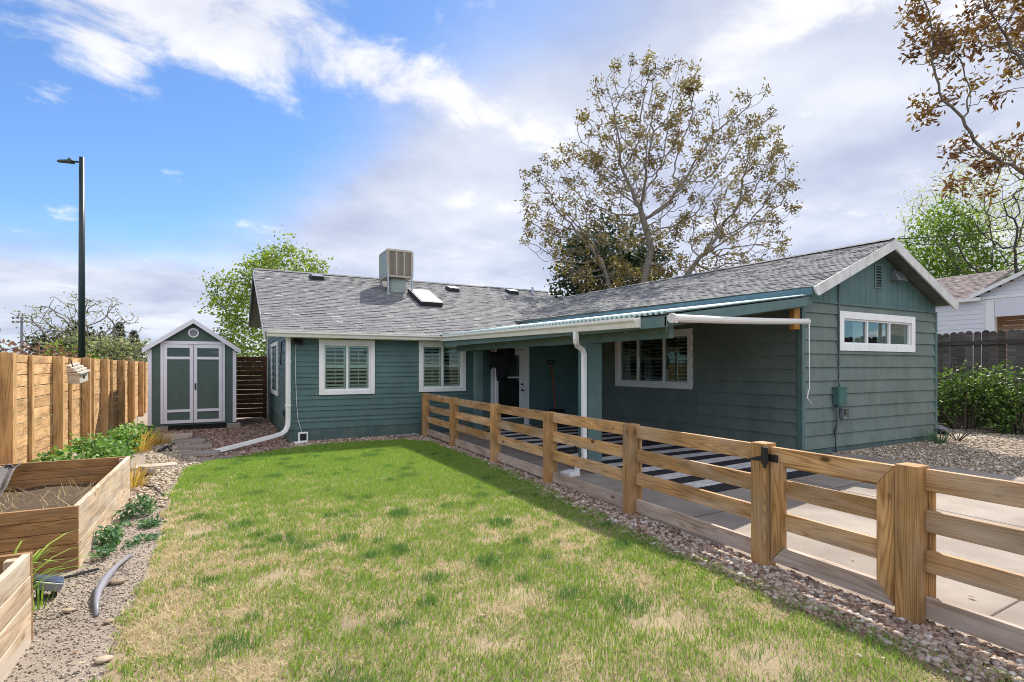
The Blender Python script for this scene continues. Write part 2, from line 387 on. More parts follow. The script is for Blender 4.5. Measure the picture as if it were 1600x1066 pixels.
def blob(a, e, ra, re, tilt=0., wgt=1.):
    da = mth(t, 'SUBTRACT', AZ, a); de = mth(t, 'SUBTRACT', EL, e); c, s = math.cos(R(tilt)), math.sin(R(tilt))
    u = mth(t, 'DIVIDE', mth(t, 'ADD', mth(t, 'MULTIPLY', da, c), mth(t, 'MULTIPLY', de, s)), ra)
    v = mth(t, 'DIVIDE', mth(t, 'SUBTRACT', mth(t, 'MULTIPLY', de, c), mth(t, 'MULTIPLY', da, s)), re)
    q = mth(t, 'ADD', mth(t, 'MULTIPLY', u, u), mth(t, 'MULTIPLY', v, v))
    return mth(t, 'MULTIPLY', mth(t, 'EXPONENT', mth(t, 'MULTIPLY', q, -1.0)), wgt)
def addup(l):
    r = l[0]
    for q in l[1:]: r = mth(t, 'ADD', r, q)
    return r
# puffy clouds: crisp edges
cov = addup([blob(2, 30.5, 17, 5.5, -8, 1.0), blob(18, 27, 8, 4, -12, .85), blob(-15, 26.5, 8, 3.2, -4, .95), blob(-6, 29, 9, 4, -8, .6), blob(32.5, 24.5, 5.5, 4.5, 0, 1.35), blob(24, 27.5, 2.5, 1.4, 0, .6), blob(47, 29, 5, 2, 0, .5), blob(12.5, 19.5, 6, 2.2, 8, .62),
             blob(20, 17.5, 6, 2.0, -8, .35), blob(5.5, 23.8, 2.2, 1.5, -20, .34), blob(52, 28, 10, 3, 0, .75), blob(66, 29, 10, 4, 0, .5), blob(44, 25, 6, 3, 0, .4), blob(26, 25.5, 5, 2, -10, .45), blob(120, 40, 55, 30, 0, 1.3), blob(-110, 40, 55, 30, 0, 1.3), blob(180, 40, 60, 32, 0, 1.4), blob(-180, 40, 60, 32, 0, 1.4)])
f1 = mth(t, 'ADD', mth(t, 'MULTIPLY', cov, .44), mth(t, 'ADD', mth(t, 'MULTIPLY', mth(t, 'SUBTRACT', nb, .5), 1.7), mth(t, 'MULTIPLY', mth(t, 'SUBTRACT', nf, .5), 1.7)))
puff = N(t, 'MapRange', {0: f1, 1: .22, 2: .62, 3: 0., 4: .95}, interpolation_type='SMOOTHSTEP').outputs[0]
# thin veil: soft
veil = addup([blob(52, 18, 26, 24, 0, 1.15), blob(20, 13, 15, 7.5, 6, 1.25), blob(33, 22, 9, 7, 0, .6), blob(25, 5, 60, 5.5, 0, .75), blob(72, 12, 20, 22, 0, .8), blob(-12, 5, 16, 5, 0, .6), blob(20, 24, 10, 8, 0, .35), blob(120, 30, 45, 30, 0, .6), blob(-110, 30, 60, 30, 0, .6)])
f2 = mth(t, 'ADD', veil, mth(t, 'MULTIPLY', mth(t, 'SUBTRACT', nb, .5), .75))
vl = N(t, 'MapRange', {0: f2, 1: .15, 2: .95, 3: 0., 4: .93}, interpolation_type='SMOOTHSTEP').outputs[0]
KC = 1.0 / SKY_STRENGTH
nshade = N(t, 'TexNoise', {'Vector': N(t, 'Mapping', {'Vector': pl, 'Location': (.05, .16, 0)}).outputs[0], 'Scale': 1.5, 'Detail': 6.0, 'Roughness': .55}).outputs[0]
cn = mth(t, 'ADD', mth(t, 'MULTIPLY', nshade, .5), mth(t, 'MULTIPLY', nf, .5))
ccol = ramp(t, cn, [(.36, (.38, .40, .48)), (.49, (.53, .54, .585)), (.62, (.68, .67, .66))])
vcol = ramp(t, nshade, [(.33, (.31, .335, .43)), (.52, (.43, .45, .52)), (.68, (.54, .55, .58))])
blue = mixc(t, 1.0, sky.outputs[0], (.55, .70, .86), 'MULTIPLY')
cs = N(t, 'VectorMath', {0: vcol, 'Scale': KC}, operation='SCALE').outputs[0]
cp = N(t, 'VectorMath', {0: ccol, 'Scale': KC}, operation='SCALE').outputs[0]
# fill light: unseen clouds behind the viewer get added brightness for the shaded walls
dt = N(t, 'VectorMath', {0: d, 1: (.474, .8805, .1)}, operation='DOT_PRODUCT').outputs['Value']
back_fill = N(t, 'MapRange', {0: dt, 1: .45, 2: -.35, 3: 1., 4: 1.85}, interpolation_type='SMOOTHSTEP').outputs[0]
cp = N(t, 'VectorMath', {0: cp, 'Scale': back_fill}, operation='SCALE').outputs[0]
cs = N(t, 'VectorMath', {0: cs, 'Scale': back_fill}, operation='SCALE').outputs[0]
skyc = mixc(t, puff, mixc(t, vl, blue, cs), cp)
t.links.new(skyc, bg.inputs[0])
sc.view_settings.view_transform = 'Standard'; sc.view_settings.look = 'None'; sc.view_settings.exposure = .80; sc.view_settings.gamma = 1
sc.cycles.use_denoising = True; sc.cycles.filter_width = 1.0; sc.cycles.max_bounces = 8; sc.cycles.transparent_max_bounces = 16

# ------------------------------------------------------------------ ground
sheet('ground', [(-1500, -1500), (1500, -1500), (1500, 1500), (-1500, 1500)], -.03, 'farground')
sheet('dirt_path', [(-2.55, -1), (4.2, -1), (4.35, 12.68), (1.2, 12.68), (1.2, 26), (-2.6, 26)], -.008, 'dirt')
LAWN = [(-.62, .4), (3.75, .4), (3.66, 1.6), (3.6, 2.9), (3.6, 3.9), (3.7, 5.1), (3.85, 6.3), (3.93, 7.4), (4.0, 10.2), (4.0, 11.2), (3.6, 11.75), (2.6, 11.9), (1.6, 11.85),
        (.9, 11.5), (.3, 11.0), (-.3, 10.65), (-.56, 10.1), (-.62, 8.5), (-.58, 7), (-.55, 5.4), (-.56, 4.2)]
sheet('lawn_soil', LAWN, .0, 'thatch')
sheet('patio_slab', [(4.2, -.5), (4.24, 6.35), (5.0, 6.42), (5.05, 12.62), (9.3, 12.62), (9.3, 6.2), (9.42, 5.98), (10.1, 5.6), (10.05, -.5)], .07, 'concrete', thick=.1)
sheet('dirt_strip', [(4.12, 6.36), (4.98, 6.43), (5.03, 12.6), (4.28, 12.6)], .012, 'dirt')
sheet('right_gravel_bed', [(10.0, -3), (24, -3), (24, 14), (14.2, 14), (14.15, 6.1), (10.1, 6.1)], .02, 'dirt')
# control joints and hairline cracks in the slab: thin recessed strips of dark grit
mb = MB()
for (x0, y0, x1, y1) in [(4.24, 4.05, 9.9, 4.25), (4.22, 1.55, 9.9, 1.7), (6.9, -.4, 7.0, 4.1), (7.05, 4.2, 7.1, 6.0), (7.9, 4.2, 8.2, 4.8)]:
    dx, dy = x1 - x0, y1 - y0; l = math.hypot(dx, dy); nx, ny = -dy / l * .006, dx / l * .006
    mb.face([(x0 + nx, y0 + ny, .0735), (x1 + nx, y1 + ny, .0735), (x1 - nx, y1 - ny, .0735), (x0 - nx, y0 - ny, .0735)])
M['joint'] = granular('joint_grit', [(.3, (.06, .05, .045)), (.7, (.16, .14, .12))], 80.)
tag(mb.build('slab_joints', 'joint'), kind='structure')

# ------------------------------------------------------------------ gravel and grit
def ico(sub):
    bm = bmesh.new(); bmesh.ops.create_icosphere(bm, subdivisions=sub, radius=1)
    v = np.array([x.co[:] for x in bm.verts]); f = np.array([[q.index for q in x.verts] for x in bm.faces]); bm.free(); return v, f
def stones(name, xy, z0, smin, smax, mat, label=None, sub=1, flat=.55, cat=None):
    v, f = ico(sub); n = len(xy); kk = len(v)
    var = 1 + .28 * (RNG.random((12, kk, 1)) - .5) * 2 * (.8 if sub > 1 else 1)
    s = smin + (smax - smin) * RNG.random(n) ** 2.2
    S = np.stack([s * (.8 + .6 * RNG.random(n)), s * (.7 + .4 * RNG.random(n)), s * flat * (.7 + .6 * RNG.random(n))], 1)
    a = RNG.random(n) * 6.283; ca, sa = np.cos(a), np.sin(a)
    tx = (RNG.random(n) - .5) * .9; ct, st = np.cos(tx), np.sin(tx)
    P = (v[None] * var[RNG.integers(0, 12, n)]) * S[:, None]
    y2 = P[..., 1] * ct[:, None] - P[..., 2] * st[:, None]; z2 = P[..., 1] * st[:, None] + P[..., 2] * ct[:, None]
    x3 = P[..., 0] * ca[:, None] - y2 * sa[:, None]; y3 = P[..., 0] * sa[:, None] + y2 * ca[:, None]
    Q = np.stack([x3 + xy[:, None, 0], y3 + xy[:, None, 1], z2 + (z0 + S[:, 2] * .45)[:, None]], -1)
    fa = (f[None] + (np.arange(n) * kk)[:, None, None]).reshape(-1, 3)
    o = np_mesh(name, Q.reshape(-1, 3), fa, np.repeat(RNG.random(n), len(f)), None, mat, None, True)
    return tag(o, label, cat, kind='stuff')
strip = [(3.98, .9), (3.58, 1.4), (3.5, 2.9), (3.46, 3.9), (3.6, 5.1), (3.76, 6.3), (3.86, 7.4), (3.98, 10.2), (3.98, 11.2), (4.2, 12.3), (4.2, 10.3), (4.1, 6.4), (4.02, 3.5), (3.98, 1)]
stones('river_gravel', np.vstack([sample(strip, 7500), sample([(3.45, .9), (4.0, .9), (4.0, 3.6), (3.45, 3.6)], 3200)]), .004, .010, .029, 'rivergravel', 'rounded mixed river pebbles in the strip along the low rail fence', 1, .6, 'gravel')
house_edge = [(1.1, 11.5), (1.6, 11.8), (2.6, 11.86), (3.6, 11.7), (4.0, 11.3), (4.2, 12.0), (4.2, 12.62), (1.3, 12.62)]
stones('house_edge_gravel', sample(house_edge, 2600), .0, .012, .032, 'rivergravel', 'tan and pink gravel border at the foot of the house wall', 1, .6, 'gravel')
red = [(-.75, 14.8), (-.6, 12.6), (-.45, 11.3), (-.2, 10.8), (.3, 11.05), (.9, 11.55), (1.24, 12.0), (1.24, 18.7), (.4, 18.7), (.4, 16.3), (-1.8, 16.3), (-1.6, 15.2)]
stones('reddish_gravel', sample(red, 7500), .0, .014, .035, 'redgravel', 'reddish brown gravel in front of the shed', 1, .6, 'gravel')
tan = [(-1.02, 7.9), (-.62, 7.5), (-.64, 8.6), (-.58, 10.1), (-.35, 10.75), (-.55, 12.0), (-.75, 14.2), (-1.15, 14.6), (-1.3, 12.4), (-1.1, 10)]
stones('tan_gravel', sample(tan, 3600), .0, .012, .03, 'tangravel', 'pale tan gravel beside the stepping stones', 1, .6, 'gravel')
rg = [(10.15, .5), (22, .5), (18, 9), (14.3, 9), (14.25, 6.0), (10.2, 6.0)]
q = sample(rg, 24000)
stones('right_gravel', q, .025, .012, .032, 'tangravel', 'tan gravel bed right of the house gable', 1, .6, 'gravel')
gp = [(-1.04, 1.5), (-.62, 1.5), (-.56, 4.2), (-.55, 5.4), (-.58, 7), (-.62, 8), (-1.06, 8)]
q = np.vstack([sample(gp, 6500), sample([(-2.4, 4.3), (-.6, 4.3), (-.6, 5.5), (-2.4, 5.5)], 3500), sample([(4.15, 6.4), (4.95, 6.45), (5.0, 12.5), (4.3, 12.5)], 1500)])
stones('path_grit', q, -.006, .0025, .009, 'grit', 'fine grey crushed granite on the garden path', 1, .6, 'gravel')

# ------------------------------------------------------------------ lawn blades
def lawn():
    P = []
    for (y0, y1, dens) in [(.9, 3.2, 6500), (3.2, 5, 6200), (5, 7.5, 5200), (7.5, 12, 4200)]:
        n = int(dens * 4.8 * (y1 - y0)); q = np.stack([-.8 + 4.9 * RNG.random(n), y0 + (y1 - y0) * RNG.random(n)], 1)
        jx = q[:, 0] + (vnoise(q[:, 0], q[:, 1], 5., 2) - .5) * .22; jy = q[:, 1] + (vnoise(q[:, 1], q[:, 0], 5., 2) - .5) * .2
        P.append(q[in_poly(jx, jy, LAWN)])
    P = np.vstack(P); x, y = P.T
    big = vnoise(x, y, .9, 3); mid = vnoise(x + 9, y, 2.6, 3); fine = vnoise(x, y + 4, 8., 2)
    g = .47 + .6 * sstep(5.2, 9.2, y + 1.1 * (x - 1.5) * .5) - .30 * sstep(.5, -.6, x)
    g = g + .25 + (big - .5) * .5 + (mid - .5) * .95 + (fine - .5) * 1.3
    g = np.clip(g, .03, 1)
    # bare earth spots
    bare = np.zeros(len(x))
    for bx, by, br in [(2.55, 2.6, .26), (1.35, 2.9, .16), (.35, 4.6, .2), (-.2, 6.2, .3), (2.2, 4.6, .16), (1.7, 6.2, .14), (.2, 7.2, .16), (2.75, 1.95, .3), (.7, 3.5, .14), (1.9, 3.4, .14)]:
        bare = np.maximum(bare, np.exp(-((x - bx) ** 2 + ((y - by) / .8) ** 2) / br ** 2 * (.7 + fine)))
    keep = RNG.random(len(x)) > (.88 * bare + .30 * (1 - g) * (mid < .5))
    # tufts of darker taller blades
    K = 110; tx = -.4 + 4.1 * RNG.random(K); ty = 1.4 + 9.5 * RNG.random(K) ** .9; tr = .035 + .09 * RNG.random(K) ** 1.5
    tuft = np.zeros(len(x))
    for a, b, c in zip(tx, ty, tr): tuft = np.maximum(tuft, np.exp(-((x - a) ** 2 * .6 + (y - b) ** 2) / c ** 2))
    tuft *= .45 + fine
    x, y, g, tuft, mid, big = [q[keep] for q in (x, y, g, tuft, mid, big)]
    n = len(x)
    isg = RNG.random(n) < np.clip(g * .92 + tuft * .8, .04, .98)
    h = np.where(isg, .017 + .02 * RNG.random(n) + .010 * g, .010 + .02 * RNG.random(n)) + .036 * tuft * RNG.random(n) * isg
    lean = np.where(isg, .2 + .75 * RNG.random(n), .8 + 1.6 * RNG.random(n)) * h
    wd = (.0016 + .0013 * RNG.random(n)) * (1 + .10 * np.maximum(y - 2, 0)) * np.where(isg, 1., .9)
    a = RNG.random(n) * 6.283; dx, dy = np.cos(a), np.sin(a)
    px, py = -dy, dx; b2 = a + (RNG.random(n) - .5) * 1.4
    z0 = np.zeros(n)
    p0 = np.stack([x - px * wd, y - py * wd, z0], 1); p1 = np.stack([x + px * wd, y + py * wd, z0], 1)
    mx, my = x + dx * lean * .35, y + dy * lean * .35
    p2 = np.stack([mx + px * wd * .85, my + py * wd * .85, h * .6], 1); p3 = np.stack([mx - px * wd * .85, my - py * wd * .85, h * .6], 1)
    e = np.stack([x + np.cos(b2) * lean, y + np.sin(b2) * lean, h], 1); ew = np.stack([px * wd * .25, py * wd * .25, z0], 1)
    vs = np.stack([p0, p1, p2, p3, e + ew, e - ew], 1).reshape(-1, 3)
    i = (np.arange(n) * 6)[:, None]
    fa = np.stack([i + [0, 1, 2, 3], i + [3, 2, 4, 5]], 1).reshape(-1, 4)
    green = np.array([.135, .275, .042]); lime = np.array([.25, .37, .06]); dk = np.array([.085, .19, .05]); straw = np.array([.54, .46, .285]); brown = np.array([.36, .28, .165])
    k = RNG.random((n, 1)); far = sstep(5, 9.5, y)[:, None]
    cg = green * (1 - k) + lime * k; cg = cg * (1 - .1 * (1 - far)) + np.array([.05, .03, .02]) * (1 - far) * .6
    tk = np.clip(tuft[:, None] * 1.3, 0, .9); cg = cg * (1 - tk) + dk * tk
    cst = straw * (1 - k * .7) + brown * k * .7
    c = np.where(isg[:, None], cg, cst) * (.8 + .4 * RNG.random((n, 1)))
    c4_ = np.concatenate([c, np.ones((n, 1))], 1); c4_ = np.repeat(c4_, 2, 0)
    o = np_mesh('lawn_grass', vs, fa, None, c4_, 'grass')
    tag(o, 'patchy lawn, lush green near the house and straw coloured close by', 'grass', kind='stuff')
lawn()

# ------------------------------------------------------------------ plants from leaf blades / leaf quads
def leaf_quads(pos, nrm_bias, size, aspect=.5, fold=.0, up=.4):
    """one diamond leaf per position; returns verts, faces"""
    n = len(pos)
    d = RNG.normal(size=(n, 3)); d[:, 2] = d[:, 2] * .8 - .15
    d /= np.linalg.norm(d, axis=1)[:, None] + 1e-9
    q = RNG.normal(size=(n, 3)); q[:, 2] += nrm_bias
    s = np.cross(d, q); s /= np.linalg.norm(s, axis=1)[:, None] + 1e-9
    L = size * (.65 + .7 * RNG.random((n, 1))); W = L * aspect
    v = np.stack([pos, pos + d * L * .5 + s * W * .5, pos + d * L, pos + d * L * .5 - s * W * .5], 1).reshape(-1, 3)
    return v, np.arange(n * 4).reshape(-1, 4)
def blades(name, cx, cy, z, n, spread, hgt, wid, mat, parent=None, droop=.5, off=None, label=None):
    """arching strap leaves out of one clump"""
    vs = []; fs = []; rn = []
    for k in range(n):
        a = random.uniform(0, 6.283); rr = spread * random.random() ** .5
        b = V((cx + rr * .5 * math.cos(a), cy + rr * .5 * math.sin(a), z)); dr = V((math.cos(a), math.sin(a), 0)); sd = V((-dr.y, dr.x, 0))
        h = hgt * random.uniform(.55, 1.1); rch = h * random.uniform(.15, .9); w_ = wid * random.uniform(.7, 1.2); S = 5; i = len(vs); r = random.random()
        for s in range(S + 1):
            u = s / S; p = b + dr * rch * u ** 1.5 + UP * (h * (u - droop * random.uniform(.5, 1) * 0 - droop * u ** 2.6 * .8)); ww = w_ * (1 - u) ** .6 * .5 + .0004
            vs += [p - sd * ww, p + sd * ww]
        for s in range(S): fs.append([i + 2 * s, i + 2 * s + 1, i + 2 * s + 3, i + 2 * s + 2]); rn.append(r)
    return np_mesh(name, [tuple(q) for q in vs], fs, rn, None, mat, parent, False, off)
def bushy(name, label, cat, pos, n, rad, hgt, leaf, mat, group=None, stems=10, stemmat='barkdark', aspect=.55, lumps=7, dens_top=.0):
    """low leafy plant: stems + leaves spread through a lumpy volume"""
    root = thing(name, label, cat, pos, group)
    x, y, z = pos; P = []; 
    for k in range(lumps):
        a = random.uniform(0, 6.283); rr = random.random() ** .5 * .75; c = np.array([x + rad[0] * rr * math.cos(a), y + rad[1] * rr * math.sin(a), z + hgt * random.uniform(.25, .85)])
        q = RNG.normal(size=(n // lumps, 3)); q /= np.linalg.norm(q, axis=1)[:, None]; q *= (RNG.random((len(q), 1)) ** .4)
        P.append(c + q * np.array([rad[0] * .45, rad[1] * .45, hgt * .42]))
    P = np.vstack(P); P[:, 2] = np.maximum(P[:, 2], z + .02)
    v, f = leaf_quads(P, .9, leaf, aspect)
    rn = RNG.random(len(f))
    np_mesh('foliage', v, f, rn, None, mat, root)
    mb = MB()
    for k in range(stems):
        p = P[random.randrange(len(P))]; b = V((x + (p[0] - x) * .35, y + (p[1] - y) * .35, z - .02))
        mid = b.lerp(V(p), .5) + V((random.uniform(-.05, .05), random.uniform(-.05, .05), .04)) * hgt
        mb.tube([b, mid, V(p)], lambda u: max(.0015, .012 * hgt * (1.1 - u)), 5)
    mb.build('stem', stemmat, root, weld=False)
    return root

# ------------------------------------------------------------------ trees (space colonisation)
def grow(att, trunks, step, infl, kill, iters=160):
    pos = []; par = []
    for tr in trunks:
        prev = -1
        for a, b in zip(tr, tr[1:]):
            a = np.array(a, float); b = np.array(b, float); m = max(1, int(np.linalg.norm(b - a) / step))
            for k in range(m + (1 if prev < 0 else 0)):
                p = a + (b - a) * ((k if prev < 0 or m == 0 else k + 1) / m)
                pos.append(p); par.append(prev); prev = len(pos) - 1
    pos = [np.array(p) for p in pos]; att = np.asarray(att, float)
    A = np.array(pos); near = np.full(len(att), 1e9); who = np.zeros(len(att), int)
    D = np.linalg.norm(att[:, None] - A[None], axis=2); who = D.argmin(1); near = D.min(1)
    for it in range(iters):
        if len(att) == 0: break
        act = near < infl
        if not act.any(): act = near < near.min() + step * 2
        dirs = att[act] - A[who[act]]; dirs /= np.linalg.norm(dirs, axis=1)[:, None] + 1e-9
        acc = np.zeros((len(A), 3)); np.add.at(acc, who[act], dirs)
        idx = np.unique(who[act]); dd = acc[idx]; dd /= np.linalg.norm(dd, axis=1)[:, None] + 1e-9
        dd += RNG.normal(size=dd.shape) * .18; dd /= np.linalg.norm(dd, axis=1)[:, None]
        new = A[idx] + dd * step; base = len(A)
        A = np.vstack([A, new]); par += list(idx)
        D = np.linalg.norm(att[:, None] - new[None], axis=2); mi = D.argmin(1); md = D.min(1)
        b = md < near; near = np.where(b, md, near); who = np.where(b, base + mi, who)
        k = near > kill; att = att[k]; near = near[k]; who = who[k]
    return A, np.array(par)
def limbs(A, par, tip, power=2.3, rmax=None):
    n = len(A); area = np.zeros(n); nch = np.zeros(n, int)
    for i in range(n):
        if par[i] >= 0: nch[par[i]] += 1
    for i in range(n - 1, -1, -1):
        if nch[i] == 0: area[i] += tip ** power
        if par[i] >= 0: area[par[i]] += area[i]
    r = area ** (1 / power)
    if rmax: r = np.minimum(r, rmax)
    return r, nch
def limb_mesh(name, A, par, r, mat, parent, k=5):
    ch = np.where(par >= 0)[0]; pa = par[ch]; d = A[ch] - A[pa]; L = np.linalg.norm(d, axis=1)[:, None] + 1e-9; d = d / L
    ref = np.where(np.abs(d[:, 2:3]) > .9, np.array([[1., 0, 0]]), np.array([[0, 0, 1.]])); s = np.cross(d, ref); s /= np.linalg.norm(s, axis=1)[:, None]; u = np.cross(s, d)
    ang = np.arange(k) * 2 * np.pi / k; cs, sn = np.cos(ang), np.sin(ang)
    ring = s[:, None] * cs[None, :, None] + u[:, None] * sn[None, :, None]
    r0 = np.minimum(r[pa], r[ch] * 1.25)[:, None, None]; r1 = r[ch][:, None, None]
    v = np.concatenate([A[pa][:, None] - d[:, None] * r0 * .3 + ring * r0, A[ch][:, None] + d[:, None] * r1 * .3 + ring * r1], 1).reshape(-1, 3)
    i = (np.arange(len(ch)) * 2 * k)[:, None, None]; j = np.arange(k)
    q = np.stack([j, (j + 1) % k, k + (j + 1) % k, k + j], 1)[None]
    return np_mesh(name, v, (i + q).reshape(-1, 4), np.zeros(len(ch) * k), None, mat, parent, True)
def ell(n, c, rad, shell=.5, zmin=None):
    q = RNG.normal(size=(n, 3)); q /= np.linalg.norm(q, axis=1)[:, None]; q *= RNG.random((n, 1)) ** shell
    p = np.array(c) + q * np.array(rad)
    return p if zmin is None else p[p[:, 2] > zmin]
def tree(name, label, cat, base, trunks, att, step, infl, kill, tip, bark, leaf, leafsize, per, spread, group=None, aspect=.45, thin=3, power=2.3, up=.3, hang=0., cluster=None, rmax=None, skip=0.):
    root = thing(name, label, cat, base, group)
    A, par = grow(att, trunks, step, infl, kill)
    r, nch = limbs(A, par, tip, power, rmax)
    limb_mesh('trunk', A, par, r, bark, root)
    if per:
        ok = np.where(r < tip * thin)[0] if thin else np.where(nch == 0)[0]
        if skip: ok = ok[RNG.random(len(ok)) > skip]
        if cluster: # tight clusters at chosen nodes
            c = A[ok]; P = np.repeat(c, per, 0); P = P + RNG.normal(size=P.shape) * spread; rr = np.repeat(RNG.random(len(c)), per) * .7 + RNG.random(len(P)) * .3
        else:
            P = np.repeat(A[ok], per, 0) + RNG.normal(size=(len(ok) * per, 3)) * spread; rr = RNG.random(len(P))
            rr = rr * .6 + .4 * vnoise(P[:, 0] + P[:, 2] * .7, P[:, 1], 1.2, 2)
        P[:, 2] -= hang * RNG.random(len(P))
        v, f = leaf_quads(P, .6, leafsize, aspect)
        np_mesh('crown', v, f, np.clip(rr, 0, 1), None, leaf, root)
    return root

# ------------------------------------------------------------------ siding and windows
def lap_wall(mb, fr, L, z0, z1, pitches, openings=(), lap=.018, n0=0., top=None, a_start=0., joints=.35):
    z = z0; k = 0
    while z < z1 - 1e-4:
        zt = min(z1, z + pitches[k % len(pitches)]); k += 1; full = zt - z
        cuts = sorted({z, zt} | {q for o in openings for q in (o[2], o[3]) if z < q < zt})
        seams = sorted(random.uniform(.3, L - .3) for _ in range(1 if L > 4 and random.random() < joints else 0)); rr = random.random()
        for za, zb in zip(cuts, cuts[1:]):
            segs = [(a_start, L)]
            for o in openings:
                if o[2] < zb - 1e-5 and o[3] > za + 1e-5:
                    new = []
                    for a, b in segs:
                        if o[0] > a: new.append((a, min(b, o[0])))
                        if o[1] < b: new.append((max(a, o[1]), b))
                    segs = [q for q in new if q[1] - q[0] > 1e-3]
            na = n0 + lap * (1 - (za - z) / full) + .004; nb_ = n0 + lap * (1 - (zb - z) / full) + .004
            for a, b in segs:
                pts = [a] + [s for s in seams if a < s < b] + [b]
                for p, q in zip(pts, pts[1:]):
                    q2 = q - (.002 if q != b else 0)
                    mb.hexa([fr(p, n0 - .02, za), fr(q2, n0 - .02, za), fr(p, na, za), fr(q2, na, za), fr(p, n0 - .02, zb), fr(q2, n0 - .02, zb), fr(p, nb_, zb), fr(q2, nb_, zb)], rr)
        z = zt
def shutter_panel(mb, fr, a0, a1, z0, z1, n, louv=.078, mid=True, tilt=.012):
    s = .038
    mb.box(fr, a0, a0 + s, n - .025, n, z0, z1); mb.box(fr, a1 - s, a1, n - .025, n, z0, z1)
    mb.box(fr, a0 + s, a1 - s, n - .025, n, z0, z0 + .06); mb.box(fr, a0 + s, a1 - s, n - .025, n, z1 - .06, z1)
    rngs = [(z0 + .06, z1 - .06)]
    if mid:
        zm = z0 + (z1 - z0) * .52; mb.box(fr, a0 + s, a1 - s, n - .025, n, zm - .04, zm + .04); rngs = [(z0 + .06, zm - .04), (zm + .04, z1 - .06)]
    for a, b in rngs:
        m = max(1, int((b - a) / louv)); st = (b - a) / m
        for k in range(m):
            zc = a + st * (k + .5)
            mb.hexa([fr(p, q, zc + dz + of) for dz in (-.004, .004) for q, of in ((n - .035, .015), (n + .012, -.015)) for p in (a0 + s, a1 - s)])
        ac = (a0 + a1) / 2; mb.box(fr, ac - .006, ac + .006, n + .013, n + .021, a + .02, b - .02)
def window(parent, fr, a0, a1, z0, z1, panes, cas=.1, n=.028, shut=True, depth=.07, glass='glass', casm='white', sill=True, glazed_back=.24):
    """casing outer a0..a1, z0..z1; panes: list of inner divider positions (fractions)"""
    mb = MB(); p = n + .022
    mb.box(fr, a0, a0 + cas, -.03, p, z0, z1); mb.box(fr, a1 - cas, a1, -.03, p, z0, z1)
    mb.box(fr, a0 + cas, a1 - cas, -.03, p - .002, z1 - cas, z1 - .001); mb.box(fr, a0 + cas, a1 - cas, -.03, p - .002, z0 + .001, z0 + cas * .95)
    wn = mb.build('window', casm, parent, bevel=.004)
    b0, b1, y0, y1 = a0 + cas, a1 - cas, z0 + cas * .95, z1 - cas
    ms = MB(); s = .035; xs = [b0] + [b0 + (b1 - b0) * q for q in panes] + [b1]
    ms.box(fr, b0, b1, -.05, .012, y0, y0 + s); ms.box(fr, b0, b1, -.05, .012, y1 - s, y1)
    for k, x in enumerate(xs):
        lo = x if k == 0 else x - s * .7; hi = x + s if k == 0 else (x if k == len(xs) - 1 else x + s * .7)
        if k == len(xs) - 1: lo = x - s
        ms.box(fr, lo, hi, -.052, .014, y0 + s, y1 - s)
    ms.build('sash', casm, wn, bevel=.003)
    for k in range(len(xs) - 1):
        lo = xs[k] + s * .9; hi = xs[k + 1] - s * .9
        mg = MB(); mg.box(fr, lo, hi, -.024, -.020, y0 + s * .9, y1 - s * .9); mg.build('pane', glass, wn)
        if shut:
            mh = MB(); shutter_panel(mh, fr, lo, hi, y0 + .02, y1 - .02, -.05); mh.build('shutter', 'shutter', wn)
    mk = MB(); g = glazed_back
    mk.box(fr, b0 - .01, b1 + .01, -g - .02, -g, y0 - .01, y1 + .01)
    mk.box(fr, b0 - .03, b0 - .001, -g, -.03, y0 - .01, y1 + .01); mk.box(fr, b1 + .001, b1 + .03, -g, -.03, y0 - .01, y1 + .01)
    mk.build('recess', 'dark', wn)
    return wn
def shingles(mp, U, S, expo=.128, t0=.012, wmin=.09, wmax=.24, clip=None):
    """mp(u,s)->point and normal on a roof plane, u along the eave (0..U m), s up the slope (0..S m)"""
    mb = MB(); s = 0; row = 0
    while s < S - .02:
        u = -random.uniform(0, .2); s1 = min(S, s + expo + .03)
        while u < U:
            w_ = random.uniform(wmin, wmax); u0, u1 = max(0, u), min(U, u + w_); u += w_
            if u1 - u0 < .02: continue
            if clip and not clip((u0 + u1) / 2, (s + s1) / 2): continue
            lift = t0 * random.choice((.7, 1, 1, 1.6))
            so_ = s - .0; c = [mp(u0, so_), mp(u1 - .003, so_), mp(u0, s1), mp(u1 - .003, s1)]
            P = [c[0][0], c[1][0], c[2][0], c[3][0]]; nn = [q[1] for q in c]
            r = random.random(); r = .12 + .6 * r if random.random() < .88 else (.6 + .4 * r if random.random() < .55 else .15 * r)
            Tp = [P[0] + nn[0] * lift, P[1] + nn[1] * lift, P[2] + nn[2] * .002, P[3] + nn[3] * .002]
            mb.face([Tp[0], Tp[1], Tp[3], Tp[2]], None, r); mb.face([P[0], P[1], Tp[1], Tp[0]], None, r * .6)
            mb.face([P[0], Tp[0], Tp[2]], None, r * .6); mb.face([P[1], Tp[3], Tp[1]], None, r * .6)
        s += expo; row += 1
    return mb
def bilin(c00, c10, c01, c11):
    c00, c10, c01, c11 = V(c00), V(c10), V(c01), V(c11)
    U = ((c10 - c00).length + (c11 - c01).length) / 2; S = ((c01 - c00).length + (c11 - c10).length) / 2
    def P(a, b): return c00 * (1 - a) * (1 - b) + c10 * a * (1 - b) + c01 * (1 - a) * b + c11 * a * b
    def mp(u, s):
        a, b = u / U, s / S; p = P(a, b); du = P(a + .01, b) - p; ds = P(a, b + .01) - p; n = du.cross(ds).normalized()
        if n.z < 0: n = -n
        return p, n
    return mp, U, S, P

